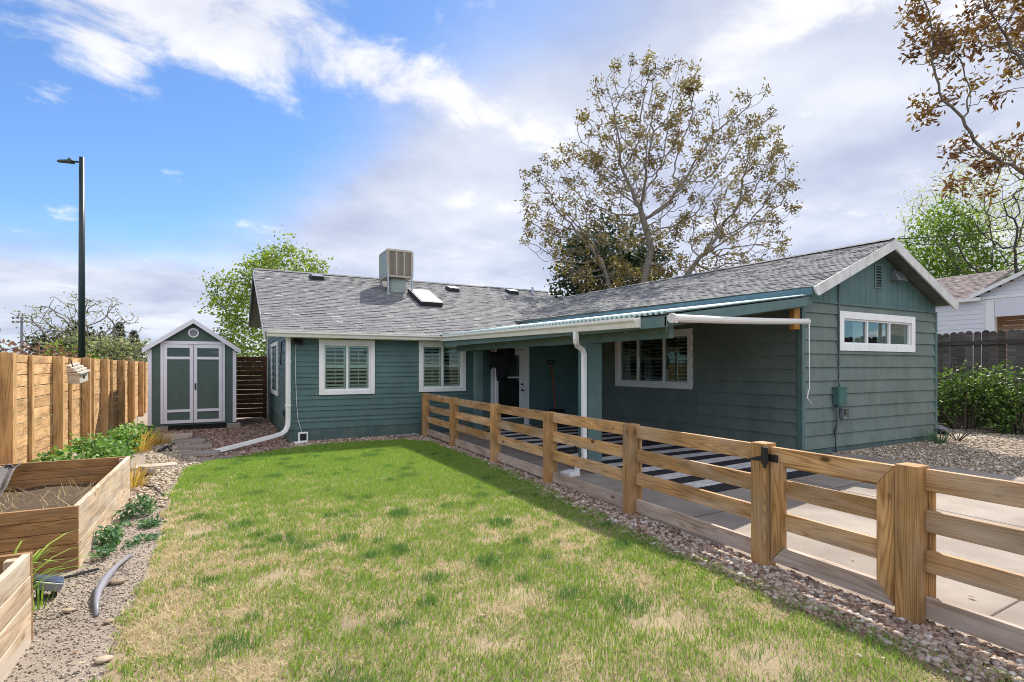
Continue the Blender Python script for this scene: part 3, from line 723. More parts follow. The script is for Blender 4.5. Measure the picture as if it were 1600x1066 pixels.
# ================================================================== THE HOUSE
house = thing('house', 'dark teal lap sided house with grey shingle roof and long covered porch', 'house', (6, 14, 0))
FS = F((1.27, 12.65, 0), (1, 0, 0), (0, -1, 0))            # front (south) wall
LW = F((1.27, 12.65, 0), (0, 1, 0), (-1, 0, 0))            # left side wall
SK = .05
GX, GY = 9.37, 6.13
WW = F((GX, GY, 0), (-SK, 1, 0), (-1, -SK, 0))             # long wall of the wing
WG = F((GX, GY, 0), (1, 0, 0), (0, -1, 0))                 # gable wall of the wing
GL = 4.8
w1 = (1.872 - 1.27, 3.121 - 1.27, 1.02, 2.275); w2 = (4.204 - 1.27, 5.449 - 1.27, 1.035, 2.285)
door = (6.17 - 1.27, 7.33 - 1.27, .06, 2.22)
def inner(o, c=.06): return (o[0] + c, o[1] - c, o[2] + c, o[3] - c)
mb = MB(); lap_wall(mb, FS, 7.85, .27, 2.36, (.155, .095), [inner(w1), inner(w2), (door[0] + .02, door[1] - .02, 0, door[3] - .02)], .022)
mb.build('wall', 'siding', house)
mb = MB(); mb.box(FS, -.005, 7.9, -.12, .012, -.05, .27)
mb.build('foundation', 'foundation', house)
# side wall with gable
mb = MB()
sw = (2.6, 4.9, .9, 2.35)
lap_wall(mb, LW, 7.3, .4, 2.5, (.2,), [], .018)
z = 2.5; 
while z < 4.4:
    a0 = max(0, (z - 2.36) / .428 + .0) ; a1 = 7.3 - max(0, (z - 2.8) / .428)
    a0b = a0 + .3; a1b = a1 - .2
    if a1b - a0b > .3: mb.box(LW, a0b, a1b, -.02, .018, z, min(z + .198, 4.4))
    z += .2
mb.build('wall', 'siding', house)
mb = MB(); mb.box(LW, .0, 7.3, -.1, .0, -.05, .4); mb.build('foundation', 'foundation', house)
# dark shell that closes the house behind its siding
mb = MB(); mb.box(WORLD, 1.33, 10.4, 19.6, 19.9, -.05, 2.9); mb.box(WORLD, 10.2, 10.4, 12.9, 19.6, -.05, 2.9); mb.build('wall', 'siding_trim', house)
# corner boards
mb = MB(); mb.box(FS, -.03, .07, -.02, .032, .27, 2.33); mb.build('corner_board', 'siding_trim', house, bevel=.003)
wa = window(house, FS, *w1, [.5]); wb = window(house, FS, *w2, [.5])
window(house, LW, 2.75, 4.85, .88, 2.33, [.5], shut=False, glass='darkglass')
mb = MB(); mb.box(LW, 6.3, 6.45, .02, .05, .7, 2.6); mb.build('trim_board', 'grey_trim', house, bevel=.003)
# frieze, soffit
mb = MB(); mb.box(FS, -.04, 4.15, -.02, .036, 2.29, 2.42); mb.build('frieze', 'cream', house, bevel=.003)
mb = MB(); mb.box(F((.8, 12.65, 0), (1, 0, 0), (0, -1, 0)), 0, 4.4, -.3, .3, 2.425, 2.44); mb.build('soffit', 'grey_trim', house)

# main roof
E0, SL = 2.43, .428
X0, X1, YE, YR, YB = .76, 10.7, 12.33, 17.3, 20.5
ZR = E0 + SL * (YR - YE); ZB = ZR - SL * (YB - YR)
mb = MB()
mb.prism([(X0, YE, E0 - .05), (X0, YR, ZR - .05), (X0, YB, ZB - .05), (X0, YB, ZB - .17), (X0, YR, ZR - .17), (X0, YE, E0 - .12)], (X1 - X0, 0, 0))
roof = mb.build('roof', 'soffit', house)
mp, U_, S_, P_ = bilin((X0 - .02, YE - .02, E0 - .045), (X1 + .02, YE - .02, E0 - .045), (X0 - .02, YR, ZR - .045), (X1 + .02, YR, ZR - .045))
shingles(mp, U_, S_).build('shingle_course', 'shingle', roof, weld=False)
mp, U_, S_, P_ = bilin((X1, YB, ZB - .045), (X0, YB, ZB - .045), (X1, YR, ZR - .045), (X0, YR, ZR - .045))
shingles(mp, U_, S_, .3).build('shingle_course', 'shingle', roof, weld=False)
mb = MB()
k = X0
while k < X1 - .1:
    r = random.random() * .6
    for sgn in (-1, 1):
        mb.face([(k, YR, ZR - .02), (k + .24, YR, ZR - .014), (k + .24, YR + sgn * .15, ZR - .014 - SL * .15), (k, YR + sgn * .15, ZR - .02 - SL * .15)], None, r)
    k += .2
mb.build('ridge_cap', 'shingle', roof, weld=False)
# rakes (barge boards)
def rake(y0, z0, y1, z1, x, mat, h=.15, th=.03):
    m_ = MB(); m_.prism([(x, y0, z0), (x, y1, z1), (x, y1, z1 - h), (x, y0, z0 - h)], (th, 0, 0)); return m_.build('barge_board', mat, house, bevel=.003)
rake(YE, E0 - .05, YR, ZR - .05, X0 - .031, 'grey_trim'); rake(YR, ZR - .05, YB, ZB - .05, X0 - .031, 'soffit', .2)
rake(YE, E0 - .05, YR, ZR - .05, X1 + .001, 'soffit'); rake(YR, ZR - .05, YB, ZB - .05, X1 + .001, 'soffit')
# main gutter (K profile) along the front eave
def gutter(p0, p1, out, mat='cream', name='gutter', h=.115, w_=.12):
    p0, p1 = V(p0), V(p1); out = V(out)
    prof = [(0, 0), (0, -h), (w_ * .55, -h), (w_ * .7, -h * .55), (w_, -h * .3), (w_, 0), (w_ - .012, 0), (w_ - .012, -.02), (.012, -.02), (.012, 0)]
    m_ = MB(); m_.prism([p0 + out * a + UP * z for a, z in prof], p1 - p0); return m_.build(name, mat, house)
gutter((.78, YE + .0, 2.41), (4.72, YE + .0, 2.41), (0, -1, 0))
# skylight, vents and pipe on the roof
def roofpt(x, y, up=0.):
    n = V((0, -SL, 1)).normalized(); return V((x, y, E0 - .03 + SL * (y - YE))) + n * up
RA = V((1, 0, 0)); RS = V((0, 1, SL)).normalized(); RN = V((0, -SL, 1)).normalized()
class RF:                                                    # frame lying on the roof
    def __init__(s, x, y): s.o = roofpt(x, y)
    def __call__(s, a, n, z): return s.o + RA * a + RS * n + RN * z
q = RF(4.93, 14.65)
mb = MB()
for b in ((0, .66, 0, .06), (0, .66, 1.3, 1.36), (0, .05, .06, 1.3), (.61, .66, .06, 1.3)): mb.box(q, b[0], b[1], b[2], b[3], -.02, .13)
sk = mb.build('skylight', 'blackplastic', house, bevel=.006)
mb = MB(); mb.box(q, .045, .615, .055, 1.305, .10, .138); mb.build('skylight_pane', 'skyglass', sk, bevel=.01)
for x, y in ((2.42, 16.55), (6.65, 16.35), (9.0, 16.55)):
    q = RF(x, y); mb = MB(); mb.hexa([q(-.2, 0, -.01), q(.2, 0, -.01), q(-.2, .4, -.01), q(.2, .4, -.01), q(-.17, .02, .11), q(.17, .02, .11), q(-.17, .38, .075), q(.17, .38, .075)])
    rv = mb.build('roof_vent', 'blackplastic', house, bevel=.012)
    mb = MB(); mb.hexa([q(-.155, .03, .106), q(.155, .03, .106), q(-.155, .36, .078), q(.155, .36, .078), q(-.15, .035, .122), q(.15, .035, .122), q(-.15, .35, .09), q(.15, .35, .09)]); mb.build('vent_cap', 'galv', rv, bevel=.006)
q = roofpt(9.95, 16.9); mb = MB(); mb.tube([q - UP * .05, q + UP * .22], .04, 10); mb.tube([q - UP * .05, q + UP * .06], lambda u: .12 - .07 * u, 10); mb.build('vent_pipe', 'galv', house)

# ---- wing
WX = GX
ridge_n, ridge_f = V((11.77, 5.78, 4.22)), V((11.77 - .065 * 12.6, 18.4, 4.22))
eave_n, eave_f = V((9.17, 5.8, 3.09)), V((7.5, 13.35, 2.93))
eave_x = eave_n + (eave_f - eave_n) * 1.35; eave_x.z = 2.95
reave_n, reave_f = V((14.34, 5.78, 3.09)), V((13.7, 18.4, 3.09))
gopen = (10.46 - GX, 13.24 - GX, 1.97, 2.74)
mb = MB(); lap_wall(mb, WG, GL, .12, 2.88, (.255,), [inner(gopen, .05)], .032)
mb.build('wall', 'siding_faded', house)
mb = MB(); mb.box(WG, -.0, GL, -.1, .01, -.05, .12); mb.build('foundation', 'foundation', house)
# grooved gable panel
mb = MB(); mb2 = MB(); a = 0.; apex = 11.75 - GX
def gz(a_): return 3.02 + (4.05 - 3.02) * (1 - abs(a_ - apex) / (apex if a_ < apex else GL - apex))
while a < GL - .01:
    b = min(GL, a + .2); ss = [a] + ([apex] if a < apex < b - .008 else []) + [b - .008]
    for p, q in zip(ss, ss[1:]): mb.prism([WG(p, .03, 2.885), WG(q, .03, 2.885), WG(q, .03, gz(q)), WG(p, .03, gz(p))], (0, .045, 0))
    a = b
mb.build('gable_panel', 'siding', house)
mb = MB(); mb.prism([WG(0, .018, 2.882), WG(GL, .018, 2.882), WG(GL, .018, gz(GL)), WG(apex, .018, gz(apex)), WG(0, .018, gz(0))], (0, .06, 0)); mb.build('gable_backing', 'soffit', house)
mb = MB(); mb.box(WG, 0, GL, .03, .042, 2.865, 2.90); mb.build('trim_board', 'siding_trim', house)
for a in (-.06, GL - .03):
    mb = MB(); mb.box(WG, a, a + .09, -.06, .04, .05, 2.98 if a < 0 else 2.9); mb.build('corner_board', 'siding_trim', house, bevel=.003)
window(house, WG, *gopen, [.35, .68], cas=.14, shut=False, glass='glass', n=.034, glazed_back=.5)
for a0, a1 in ((.68, .82), (.34, .47), (.02, .27)):
    L_ = gopen[1] - gopen[0] - .28; b0 = gopen[0] + .14; mb = MB(); mb.box(WG, b0 + L_ * (1 - a1), b0 + L_ * (1 - a0), -.045, -.04, gopen[2] + .12, gopen[3] - .12); mb.build('curtain', 'shutter', house)
# louvre vent and light on the gable
mb = MB(); a0, a1, z0, z1 = 11.68 - GX, 11.96 - GX, 3.26, 3.76
mb.box(WG, a0, a0 + .04, .03, .05, z0, z1); mb.box(WG, a1 - .04, a1, .03, .05, z0, z1); mb.box(WG, a0 + .04, a1 - .04, .03, .05, z0, z0 + .04); mb.box(WG, a0 + .04, a1 - .04, .03, .05, z1 - .04, z1)
gv = mb.build('gable_vent', 'siding_trim', house, bevel=.003)
mb = MB()
for k in range(7): zc = z0 + .07 + k * .058; mb.hexa([WG(p, n_, zc + dz * 2.6 + (-.006 if n_ > .035 else .006)) for dz in (0, .006) for n_ in (.033, .047) for p in (a0 + .04, a1 - .04)])
mb.build('louvre', 'siding_trim', gv)
mb = MB(); mb.box(WG, a0 + .04, a1 - .04, .031, .033, z0 + .04, z1 - .04); mb.build('vent_screen', 'dark', gv)
mb = MB(); a0 = 12.27 - GX; mb.prism([WG(a0, .034, 3.66), WG(a0, .034, 3.46), WG(a0, .20, 3.46), WG(a0, .12, 3.66)], (.36, 0, 0)); mb.build('exhaust_hood', 'galv', house, bevel=.004)
# long wall of the wing
wwin = (2.48, 5.0, 1.15, 2.52)
mb = MB(); lap_wall(mb, WW, 6.6, .12, 3.0, (.25,), [inner(wwin, .05)], .034); mb.build('wall', 'siding_faded', house)
mb = MB(); mb.box(WW, 0.02, 6.6, -.1, .01, -.05, .12); mb.build('foundation', 'foundation', house)
mb = MB(); mb.box(WW, -.0, .09, .02, .03, .06, 2.95); mb.build('corner_board', 'siding_trim', house)
window(house, WW, *wwin, [.33, .71], cas=.13, n=.03, glass='glass')
# closing shell for the wing (back and right side)
mb = MB(); mb.box(WORLD, 14.0, 14.15, 6.2, 18.0, -.05, 3.05); mb.build('wall', 'siding', house)
# wing roof
mb = MB()
mb.hexa([eave_n - UP * .06, eave_x - UP * .06, ridge_n - UP * .06, ridge_f - UP * .06, eave_n - UP * .02, eave_x - UP * .02, ridge_n - UP * .02, ridge_f - UP * .02])
mb.hexa([reave_n - UP * .06, reave_f - UP * .06, ridge_n - UP * .06, ridge_f - UP * .06, reave_n - UP * .02, reave_f - UP * .02, ridge_n - UP * .02, ridge_f - UP * .02])
wroof = mb.build('roof', 'soffit', house)
mp, U_, S_, P_ = bilin(eave_n - UP * .012 - V((.03, .03, .01)), eave_x - UP * .012, ridge_n - UP * .012 - V((0, .03, 0)), ridge_f - UP * .012)
shingles(mp, U_, S_).build('shingle_course', 'shingle', wroof, weld=False)
mp, U_, S_, P_ = bilin(reave_f - UP * .012, reave_n - UP * .012, ridge_f - UP * .012, ridge_n - UP * .012)
shingles(mp, U_, S_, .28).build('shingle_course', 'shingle', wroof, weld=False)
mb = MB(); L_ = (ridge_f - ridge_n).length; d_ = (ridge_f - ridge_n).normalized(); k = 0
while k < L_:
    r = random.random() * .6; a, b = ridge_n + d_ * k, ridge_n + d_ * (k + .24)
    for tgt in (V((-.16, 0, -.062)), V((.16, 0, -.062))): mb.face([a + UP * .018, b + UP * .024, b + UP * .024 + tgt, a + UP * .018 + tgt], None, r)
    k += .2
mb.build('ridge_cap', 'shingle', wroof, weld=False)
# wing eave fascia, barge boards with rounded tails, boxed soffit
dv = (eave_f - eave_n).normalized(); sdv = V((-dv.y, dv.x, 0)).normalized()
mb = MB(); a, b = eave_n - UP * .025, eave_f - UP * .025; mb.hexa([a - UP * .13, b - UP * .13, a + sdv * .03 - UP * .13, b + sdv * .03 - UP * .13, a, b, a + sdv * .03, b + sdv * .03]); mb.build('fascia', 'blue_fascia', house, bevel=.004)
def barge(e, rg, sgn):
    e, rg = V(e), V(rg); d = (e - rg); d.normalize(); h = .19
    dn = V((-d.z, 0, d.x)) * (1 if d.x > 0 else -1); dn = -dn if dn.z > 0 else dn
    pts = [rg + UP * .0, e + d * .02]
    for k in range(5): th = k / 4 * math.pi / 2; pts.append(e + d * (.02 - .10 * (1 - math.cos(th)) * .8) + dn * h * math.sin(th) * 1.0 - d * .0)
    pts += [e - d * .30 + dn * h, V((rg.x, rg.y, rg.z - h * 1.07))]
    m_ = MB(); m_.prism(pts, (0, .035, 0)); return m_.build('barge_board', 'grey_trim', house, bevel=.004)
barge((9.14, 5.74, 3.07), (11.77, 5.74, 4.2), 1); barge((14.36, 5.74, 3.07), (11.775, 5.74, 4.2), -1)
# ---- porch
pz = lambda x: 2.30 + .128 * (x - 4.72)
pc = [V((4.70, 4.8, 2.285)), V((4.70, 12.34, 2.40)), V((9.28, 5.92, 2.92)), V((8.3, 13.6, 2.93))]   # near eave, far eave, near wall, far wall
def Pp(a, b): return pc[0] * (1 - a) * (1 - b) + pc[1] * a * (1 - b) + pc[2] * (1 - a) * b + pc[3] * a * b
nU = 600; vs = []; fs = []
for j in range(3):
    for i in range(nU + 1):
        p = Pp(i / nU, j / 2) + UP * (.019 * math.sin(i / nU * 7.5 / .10 * 2 * math.pi)) + UP * .03; vs.append(tuple(p))
for j in range(2):
    for i in range(nU): k = j * (nU + 1) + i; fs.append((k, k + 1, k + nU + 2, k + nU + 1))
o = np_mesh('porch_roof', vs, fs, np.zeros(len(fs)), None, 'poly', house, True)
sm = o.modifiers.new('solid', 'SOLIDIFY'); sm.thickness = .004
mb = MB(); mb.hexa([Pp(0.01, .01) - UP * .03, Pp(.99, .01) - UP * .03, Pp(.01, .99) - UP * .03, Pp(.99, .99) - UP * .03, Pp(0.01, .01), Pp(.99, .01), Pp(.01, .99), Pp(.99, .99)]); mb.build('porch_ceiling', 'soffit', house)
g = gutter(pc[0] + V((0, .45, .005)), pc[1] + V((0, -.05, .005)), (-1, 0, 0), h=.13)
# fascia behind and beyond the gutter, end rake board
mb = MB(); mb.box(WORLD, 4.70, 4.735, 4.8, 12.3, 2.14, 2.272); mb.build('fascia', 'siding_trim', house, bevel=.003)
mb = MB(); a, b = pc[0] + V((0, -.005, -.002)), pc[2] + V((.03, -.02, 0)); d_ = V((.0, .035, 0)); mb.hexa([a - UP * .135, b - UP * .15, a - UP * .135 + d_, b - UP * .15 + d_, a, b, a + d_, b + d_]); mb.build('end_rake_board', 'siding_trim', house, bevel=.003)
mb = MB(); mb.box(WORLD, 5.06, 5.145, 5.12, 8.2, 2.03, 2.235); mb.box(WORLD, 5.06, 5.145, 8.203, 12.3, 2.035, 2.24); mb.build('beam', 'siding_trim', house, bevel=.004)
mb = MB(); mb.box(WORLD, 5.02, 5.059, 5.13, 5.9, 2.10, 2.20); mb.build('ledger_block', 'siding_trim', house, bevel=.004)
for k in range(7):
    y = 5.6 + k * 1.05; mb = MB(); a = V((4.75, y, 2.20 + .015 * k)); b = V((9.2 - .03 * k, y + .4, 2.82))
    mb.hexa([a - UP * .09, b - UP * .09, a - UP * .09 + V((0, .04, 0)), b - UP * .09 + V((0, .04, 0)), a, b, a + V((0, .04, 0)), b + V((0, .04, 0))]); mb.build('rafter', 'soffit', house)
for (x, y, s) in ((5.06, 6.86, .27), (5.24, 11.5, .17)):
    mb = MB(); mb.box(WORLD, x, x + s, y, y + s * (1 if s > .2 else 1.0), .06, 2.032); pst = mb.build('porch_post', 'siding_trim', house, bevel=.006)
    mb = MB(); mb.box(WORLD, x - .012, x + .001, y + .02, y + s - .02, .08, 2.02); mb.build('post_trim', 'siding_trim', pst)
# downspouts: porch one with swan neck, front corner one with long extension
DP = [(-.035, -.03), (.035, -.03), (.035, .03), (-.035, .03)]
mb = MB(); mb.sweep([(4.64, 6.60, 2.18), (4.64, 6.60, 2.08), (4.66, 6.62, 2.03), (4.78, 6.75, 1.97), (4.90, 6.80, 1.93), (4.95, 6.82, 1.86), (4.95, 6.82, 1.7), (4.95, 6.82, .34), (4.945, 6.80, .27), (4.90, 6.76, .20), (4.80, 6.70, .15), (4.66, 6.62, .12)], DP, up=V((0, 1, 0.2)))
mb.build('downspout', 'white', house, bevel=.006)
DP2 = [(-.04, -.035), (.04, -.035), (.04, .035), (-.04, .035)]
mb = MB(); mb.sweep([(1.22, 12.47, 2.32), (1.22, 12.5, 2.28), (1.22, 12.52, 1.4), (1.22, 12.52, .50), (1.21, 12.50, .38), (1.16, 12.46, .28), (1.08, 12.40, .225), (.9, 12.28, .19), (-.15, 11.6, .05)], DP2, up=V((.5, -1, .1)))
mb.build('downspout', 'white', house, bevel=.006)
for z in (1.75, .8):
    mb = MB(); mb.box(F((1.22, 12.56, 0), (1, 0, 0), (0, -1, 0)), -.06, .06, -.03, .085, z, z + .02); mb.build('downspout_strap', 'white', house)
# ---- porch door
FD = FS; d0, d1, dz0, dz1 = door
mb = MB(); mb.box(FD, d0, d0 + .09, -.05, .035, .07, dz1); mb.box(FD, d1 - .12, d1, -.05, .035, .07, dz1); mb.box(FD, d0 + .09, d1 - .12, -.05, .033, dz1 - .1, dz1)
mb.box(FD, d1 - .15, d1 - .122, -.05, .02, .07, dz1 - .1)
dr = mb.build('door_frame', 'white', house, bevel=.004)
mb = MB(); l, h_ = d0 + .1, d1 - .16
mb.box(FD, l, l + .13, -.03, .01, .09, 2.1); mb.box(FD, h_ - .13, h_, -.03, .01, .09, 2.1); mb.box(FD, l + .13, h_ - .13, -.03, .009, .09, .3); mb.box(FD, l + .13, h_ - .13, -.03, .009, 1.97, 2.1); mb.box(FD, l + .13, h_ - .13, -.028, .008, 1.35, 1.39)
mb.build('door_leaf', 'white', dr, bevel=.004)
mb = MB(); mb.box(FD, l + .12, h_ - .12, -.02, -.012, .29, 1.98); mb.build('door_glass', 'darkglass', dr)
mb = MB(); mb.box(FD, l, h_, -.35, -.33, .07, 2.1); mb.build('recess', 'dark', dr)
M['doorreflect'] = paint('beige_door_reflection', (.50, .44, .32), .8)  # beige reflection of the upper door glass, painted on a panel behind it
mb = MB(); mb.box(FD, l + .13, h_ - .13, -.04, -.035, 1.36, 1.97); mb.build('door_reflection', 'doorreflect', dr)
mb = MB(); kx = h_ - .06; mb.tube([FD(kx, .01, 1.02), FD(kx, .06, 1.02)], .028, 10); mb.box(FD, kx - .012, kx + .10, .05, .07, 1.01, 1.03); mb.tube([FD(kx, .01, 1.18), FD(kx, .035, 1.18)], .03, 10); mb.build('handle', 'blackplastic', dr, bevel=.003)
mb = MB(); mb.box(FD, d0, d1, .035, .16, .06, .09); mb.build('threshold', 'grey_trim', dr)
# ---- electrics on the gable wall
mb = MB(); bx0, bx1 = 10.25 - GX, 10.52 - GX; mb.box(WG, bx0, bx1, .03, .15, .92, 1.26); mb.box(WG, bx0 - .008, bx1 + .008, .03, .16, 1.24, 1.275); bxo = mb.build('electrical_box', 'boxteal', house, bevel=.006)
mb = MB(); mb.box(WG, bx0 + .02, bx1 - .02, .151, .156, .95, 1.22); mb.build('box_door', 'boxteal', bxo, bevel=.003)
mb = MB(); mb.tube([WG(10.434 - GX, .05, 3.3), WG(10.434 - GX, .05, 2.0), WG(10.43 - GX, .05, 1.5), WG(10.40 - GX, .07, 1.38), WG(10.39 - GX, .08, 1.26)], .016, 8); mb.build('conduit', 'conduit', house, smooth=True)
mb = MB(); mb.tube([WG(10.33 - GX, .08, .92), WG(10.33 - GX, .08, .6), WG(10.29 - GX, .06, .4), WG(10.31 - GX, .06, .02)], .022, 8); mb.build('conduit', 'conduit', house, smooth=True)
mb = MB(); mb.box(WG, 10.48 - GX, 10.60 - GX, .03, .10, .66, .86); ou = mb.build('outlet', 'greyplastic', house, bevel=.008)
mb = MB(); mb.box(WG, 10.49 - GX, 10.59 - GX, .101, .15, .67, .85); mb.build('outlet_cover', 'glass', ou, bevel=.012)
# ---- cables, lamps on the front corner
mb = MB(); c = FS(.17, .03, 2.2); mb.box(FS, .11, .19, .02, .05, 2.16, 2.26)
fl = mb.build('flood_light', 'blackplastic', house, bevel=.006)
mb = MB(); mb.tube([FS(.2, .04, 2.24), FS(.22, .15, 2.16)], .045, 10); mb.tube([FS(.10, .04, 2.24), FS(.08, .14, 2.18)], .045, 10); mb.build('lamp_head', 'blackplastic', fl)
mb = MB(); mb.tube([FS(.12, .03, 2.18), FS(.11, .035, 1.6), FS(.13, .035, .9), FS(.16, .04, .5), FS(.26, .06, .12)], .006, 6); mb.build('cable', 'whitewire', house)
mb = MB(); mb.tube([LW(.12, .03, .9), LW(.25, .04, .62), LW(.5, .05, .5), LW(.8, .05, .52), LW(1.0, .04, .62)], .02, 6); mb.tube([LW(.1, .03, 2.27), LW(.1, .03, .9)], .012, 6); mb.tube([LW(.1, .03, 2.27), LW(1.6, .03, 2.27), LW(1.9, .03, 1.7)], .012, 6); mb.build('cable', 'blackplastic', house)
# security light on the gutter corner
mb = MB(); mb.box(WORLD, 4.62, 4.70, 12.10, 12.2, 2.36, 2.42); mb.tube([(4.62, 12.15, 2.41), (4.54, 12.02, 2.45)], .045, 10); mb.tube([(4.70, 12.15, 2.41), (4.82, 12.0, 2.43)], .045, 10); mb.build('security_light', 'galv', house)
# power line to the wing gable
mb = MB(); a, b = V((11.9, 5.76, 4.22)), V((24.5, 4.6, 7.4)); mb.tube([a.lerp(b, k / 14) - UP * (math.sin(k / 14 * math.pi) * .5) for k in range(15)], .011, 5)
mb.tube([(a + V((0, .02, -.05))).lerp(b - UP * .5, k / 14) - UP * (math.sin(k / 14 * math.pi) * .75) for k in range(15)], .008, 5); mb.build('power_line', 'blackplastic', house)

# ================================================================== things on and about the house
ac = thing('evaporative_cooler', 'beige box shaped evaporative cooler standing on the main roof', 'cooler', (4.6, 16.0, 4.0))
AC = F((4.22, 15.62, 0), (1, 0, 0), (0, -1, 0)); W_, D_, zb, zt = .80, .86, 4.32, 5.13
mb = MB(); mb.box(AC, 0, W_, -D_, 0, zb, zb + .06); mb.box(AC, 0, W_, -D_, 0, zt - .05, zt)
for a in (0, W_ - .05):
    for n_ in (0, -D_ + .05): mb.box(AC, a, a + .05, n_ - .05, n_, zb + .06, zt - .05)
mb.box(AC, .03, W_ - .03, -D_ + .03, -.03, zt + .0005, zt + .03)
mb.build('cabinet', 'cooler', ac, bevel=.008)
mb = MB(); mb.box(AC, .05, W_ - .05, -.028, -.012, zb + .06, zt - .05)
pn = mb.build('front_panel', 'coolerpad', ac)
mb = MB()
for k in range(4): x = .05 + k * .2333; mb.box(AC, x - .012 + (.012 if k == 0 else 0), x + .03, -.011, -.001, zb + .06, zt - .05)
for k in range(24): x = .07 + k * .0275; mb.box(AC, x, x + .007, -.011, -.005, zb + .08, zt - .07)
mb.build('grille', 'cooler', pn)
mb = MB()
for n_ in range(2): mb.box(F((4.22 + n_ * W_, 15.62, 0), (0, 1, 0), (-1, 0, 0)), .05, D_ - .05, -.02 - n_ * .0 if n_ == 0 else .004, -.006 if n_ == 0 else .02, zb + .06, zt - .05)
mb.build('side_panel', 'coolerside', ac)
mb = MB(); mb.box(AC, .17, .62, -.62, -.14, 3.85, zb); mb.build('duct', 'coolerside', ac, bevel=.05)
for a, n_ in ((.02, -.03), (.75, -.03), (.02, -.82), (.75, -.82)):
    zr = E0 + SL * (15.62 - n_ - YE) - .06; mb = MB(); mb.box(AC, a, a + .035, n_, n_ + .035, zr, zb + .25); mb.box(AC, a - .03, a + .065, n_ - .03, n_ + .065, zr + .0, zr + .045); mb.build('leg', 'galv', ac)

shade = thing('roller_shade', 'rolled up pale sun shade hung along the near porch edge with a thin crank rod', 'sun shade', (5.1, 5.0, 2.2))
A_, B_ = V((4.76, 4.75, 2.245)), V((9.10, 5.87, 2.46))
mb = MB(); mb.tube([A_.lerp(B_, k / 10) - UP * .012 * math.sin(math.pi * k / 10) for k in range(11)], .05, 14); mb.build('fabric_roll', 'whitecloth', shade, smooth=False)
for p, s in ((A_, -1), (B_, 1)):
    d_ = (B_ - A_).normalized(); mb = MB(); mb.tube([p, p + d_ * s * .035], .06, 12); mb.box(F(p, d_, V((d_.y, -d_.x, 0))), -.02, .02, -.02, .05, -.06, .02); mb.build('end_cap', 'grey_trim', shade)
p = B_ + V((-.02, -.06, -.03)); mb = MB(); mb.tube([p, p - UP * 1.17, p + V((-.03, 0, -1.2)), p + V((-.12, -.04, -1.32)), p + V((-.11, -.04, -1.335)), p + V((.04, -.04, -1.45))], .011, 8); mb.build('crank_rod', 'whitewire', shade, smooth=True)
mb = MB(); mb.box(F((8.98, 6.08, 0), (1, 0, 0), (0, -1, 0)), 0, .16, -.04, .06, 2.33, 2.74); o = mb.build('wood_block', 'block', house, bevel=.004)

cov_ = thing('cover', 'black fabric cover hanging in folds beside the porch door', 'cover', (6.25, 12.2, 1.4))
def drape(cx, cy, zt, zb, rx, ry, seed):
    random.seed(seed); mb = MB(); n = 22; rows = 12; rings = []
    ph = [random.uniform(0, 6.28) for _ in range(6)]
    for j in range(rows + 1):
        u = j / rows; z = zt + (zb - zt) * u; ring = []
        wd = (.8 + .3 * math.sin(min(1, u * 4) * math.pi / 2)) * (1 - .42 * u) - .3 * max(0, u - .8)
        for i in range(n):
            a = 2 * math.pi * i / n; f = 1 + .16 * math.sin(3 * a + ph[0] + u * 2) + .10 * math.sin(7 * a + ph[1] - u * 3) + .08 * math.sin(5 * a + ph[2])
            ring.append(V((cx + rx * wd * f * math.cos(a) - .10 * u, cy + ry * wd * f * math.sin(a), z + .05 * math.sin(2 * a + ph[3]) * u + .03 * math.sin(5 * a + ph[4]))))
        rings.append(ring)
    for a, b in zip(rings, rings[1:]):
        for i in range(n): mb.face([a[i], a[(i + 1) % n], b[(i + 1) % n], b[i]])
    mb.face(rings[0]); mb.face(rings[-1][::-1]); return mb
drape(6.36, 12.2, 2.17, 1.36, .24, .15, 3).build('cover_body', 'blackcloth', cov_, smooth=True)
drape(6.10, 12.12, 2.0, 1.64, .16, .12, 5).build('cover_flap', 'blackcloth', cov_, smooth=True)
mb = MB(); mb.tube([(6.10, 12.2, .07), (6.10, 12.2, 2.2)], .03, 10); mb.build('pole', 'white', cov_)
random.seed(21)
sh = thing('snow_shovel', 'orange handled snow shovel with black scoop leaning on the dark porch wall', 'shovel', (8.0, 12.3, .07))
mb = MB(); mb.tube([(8.0, 12.32, .45), (8.0, 12.56, 1.72)], .017, 8); mb.build('handle', 'orange', sh)
mb = MB(); mb.tube([(7.9, 12.56, 1.74), (7.92, 12.57, 1.84), (8.08, 12.57, 1.84), (8.1, 12.56, 1.74)], .018, 8); mb.tube([(7.9, 12.56, 1.74), (8.1, 12.56, 1.74)], .016, 8); mb.build('grip', 'blackplastic', sh)
mb = MB(); vsr = []
for j in range(6):
    u = j / 5; vsr.append([V((8.0 + (i / 8 - .5) * (.46 + .05 * u), 12.30 - .05 * u - .07 * math.sin(u * 2.2) + .06 * abs(i / 8 - .5) * -1, .50 - .42 * u)) for i in range(9)])
for a, b in zip(vsr, vsr[1:]):
    for i in range(8): mb.face([a[i], a[i + 1], b[i + 1], b[i]])
o = mb.build('scoop', 'blackplastic', sh, smooth=True); s_ = o.modifiers.new('solid', 'SOLIDIFY'); s_.thickness = .012

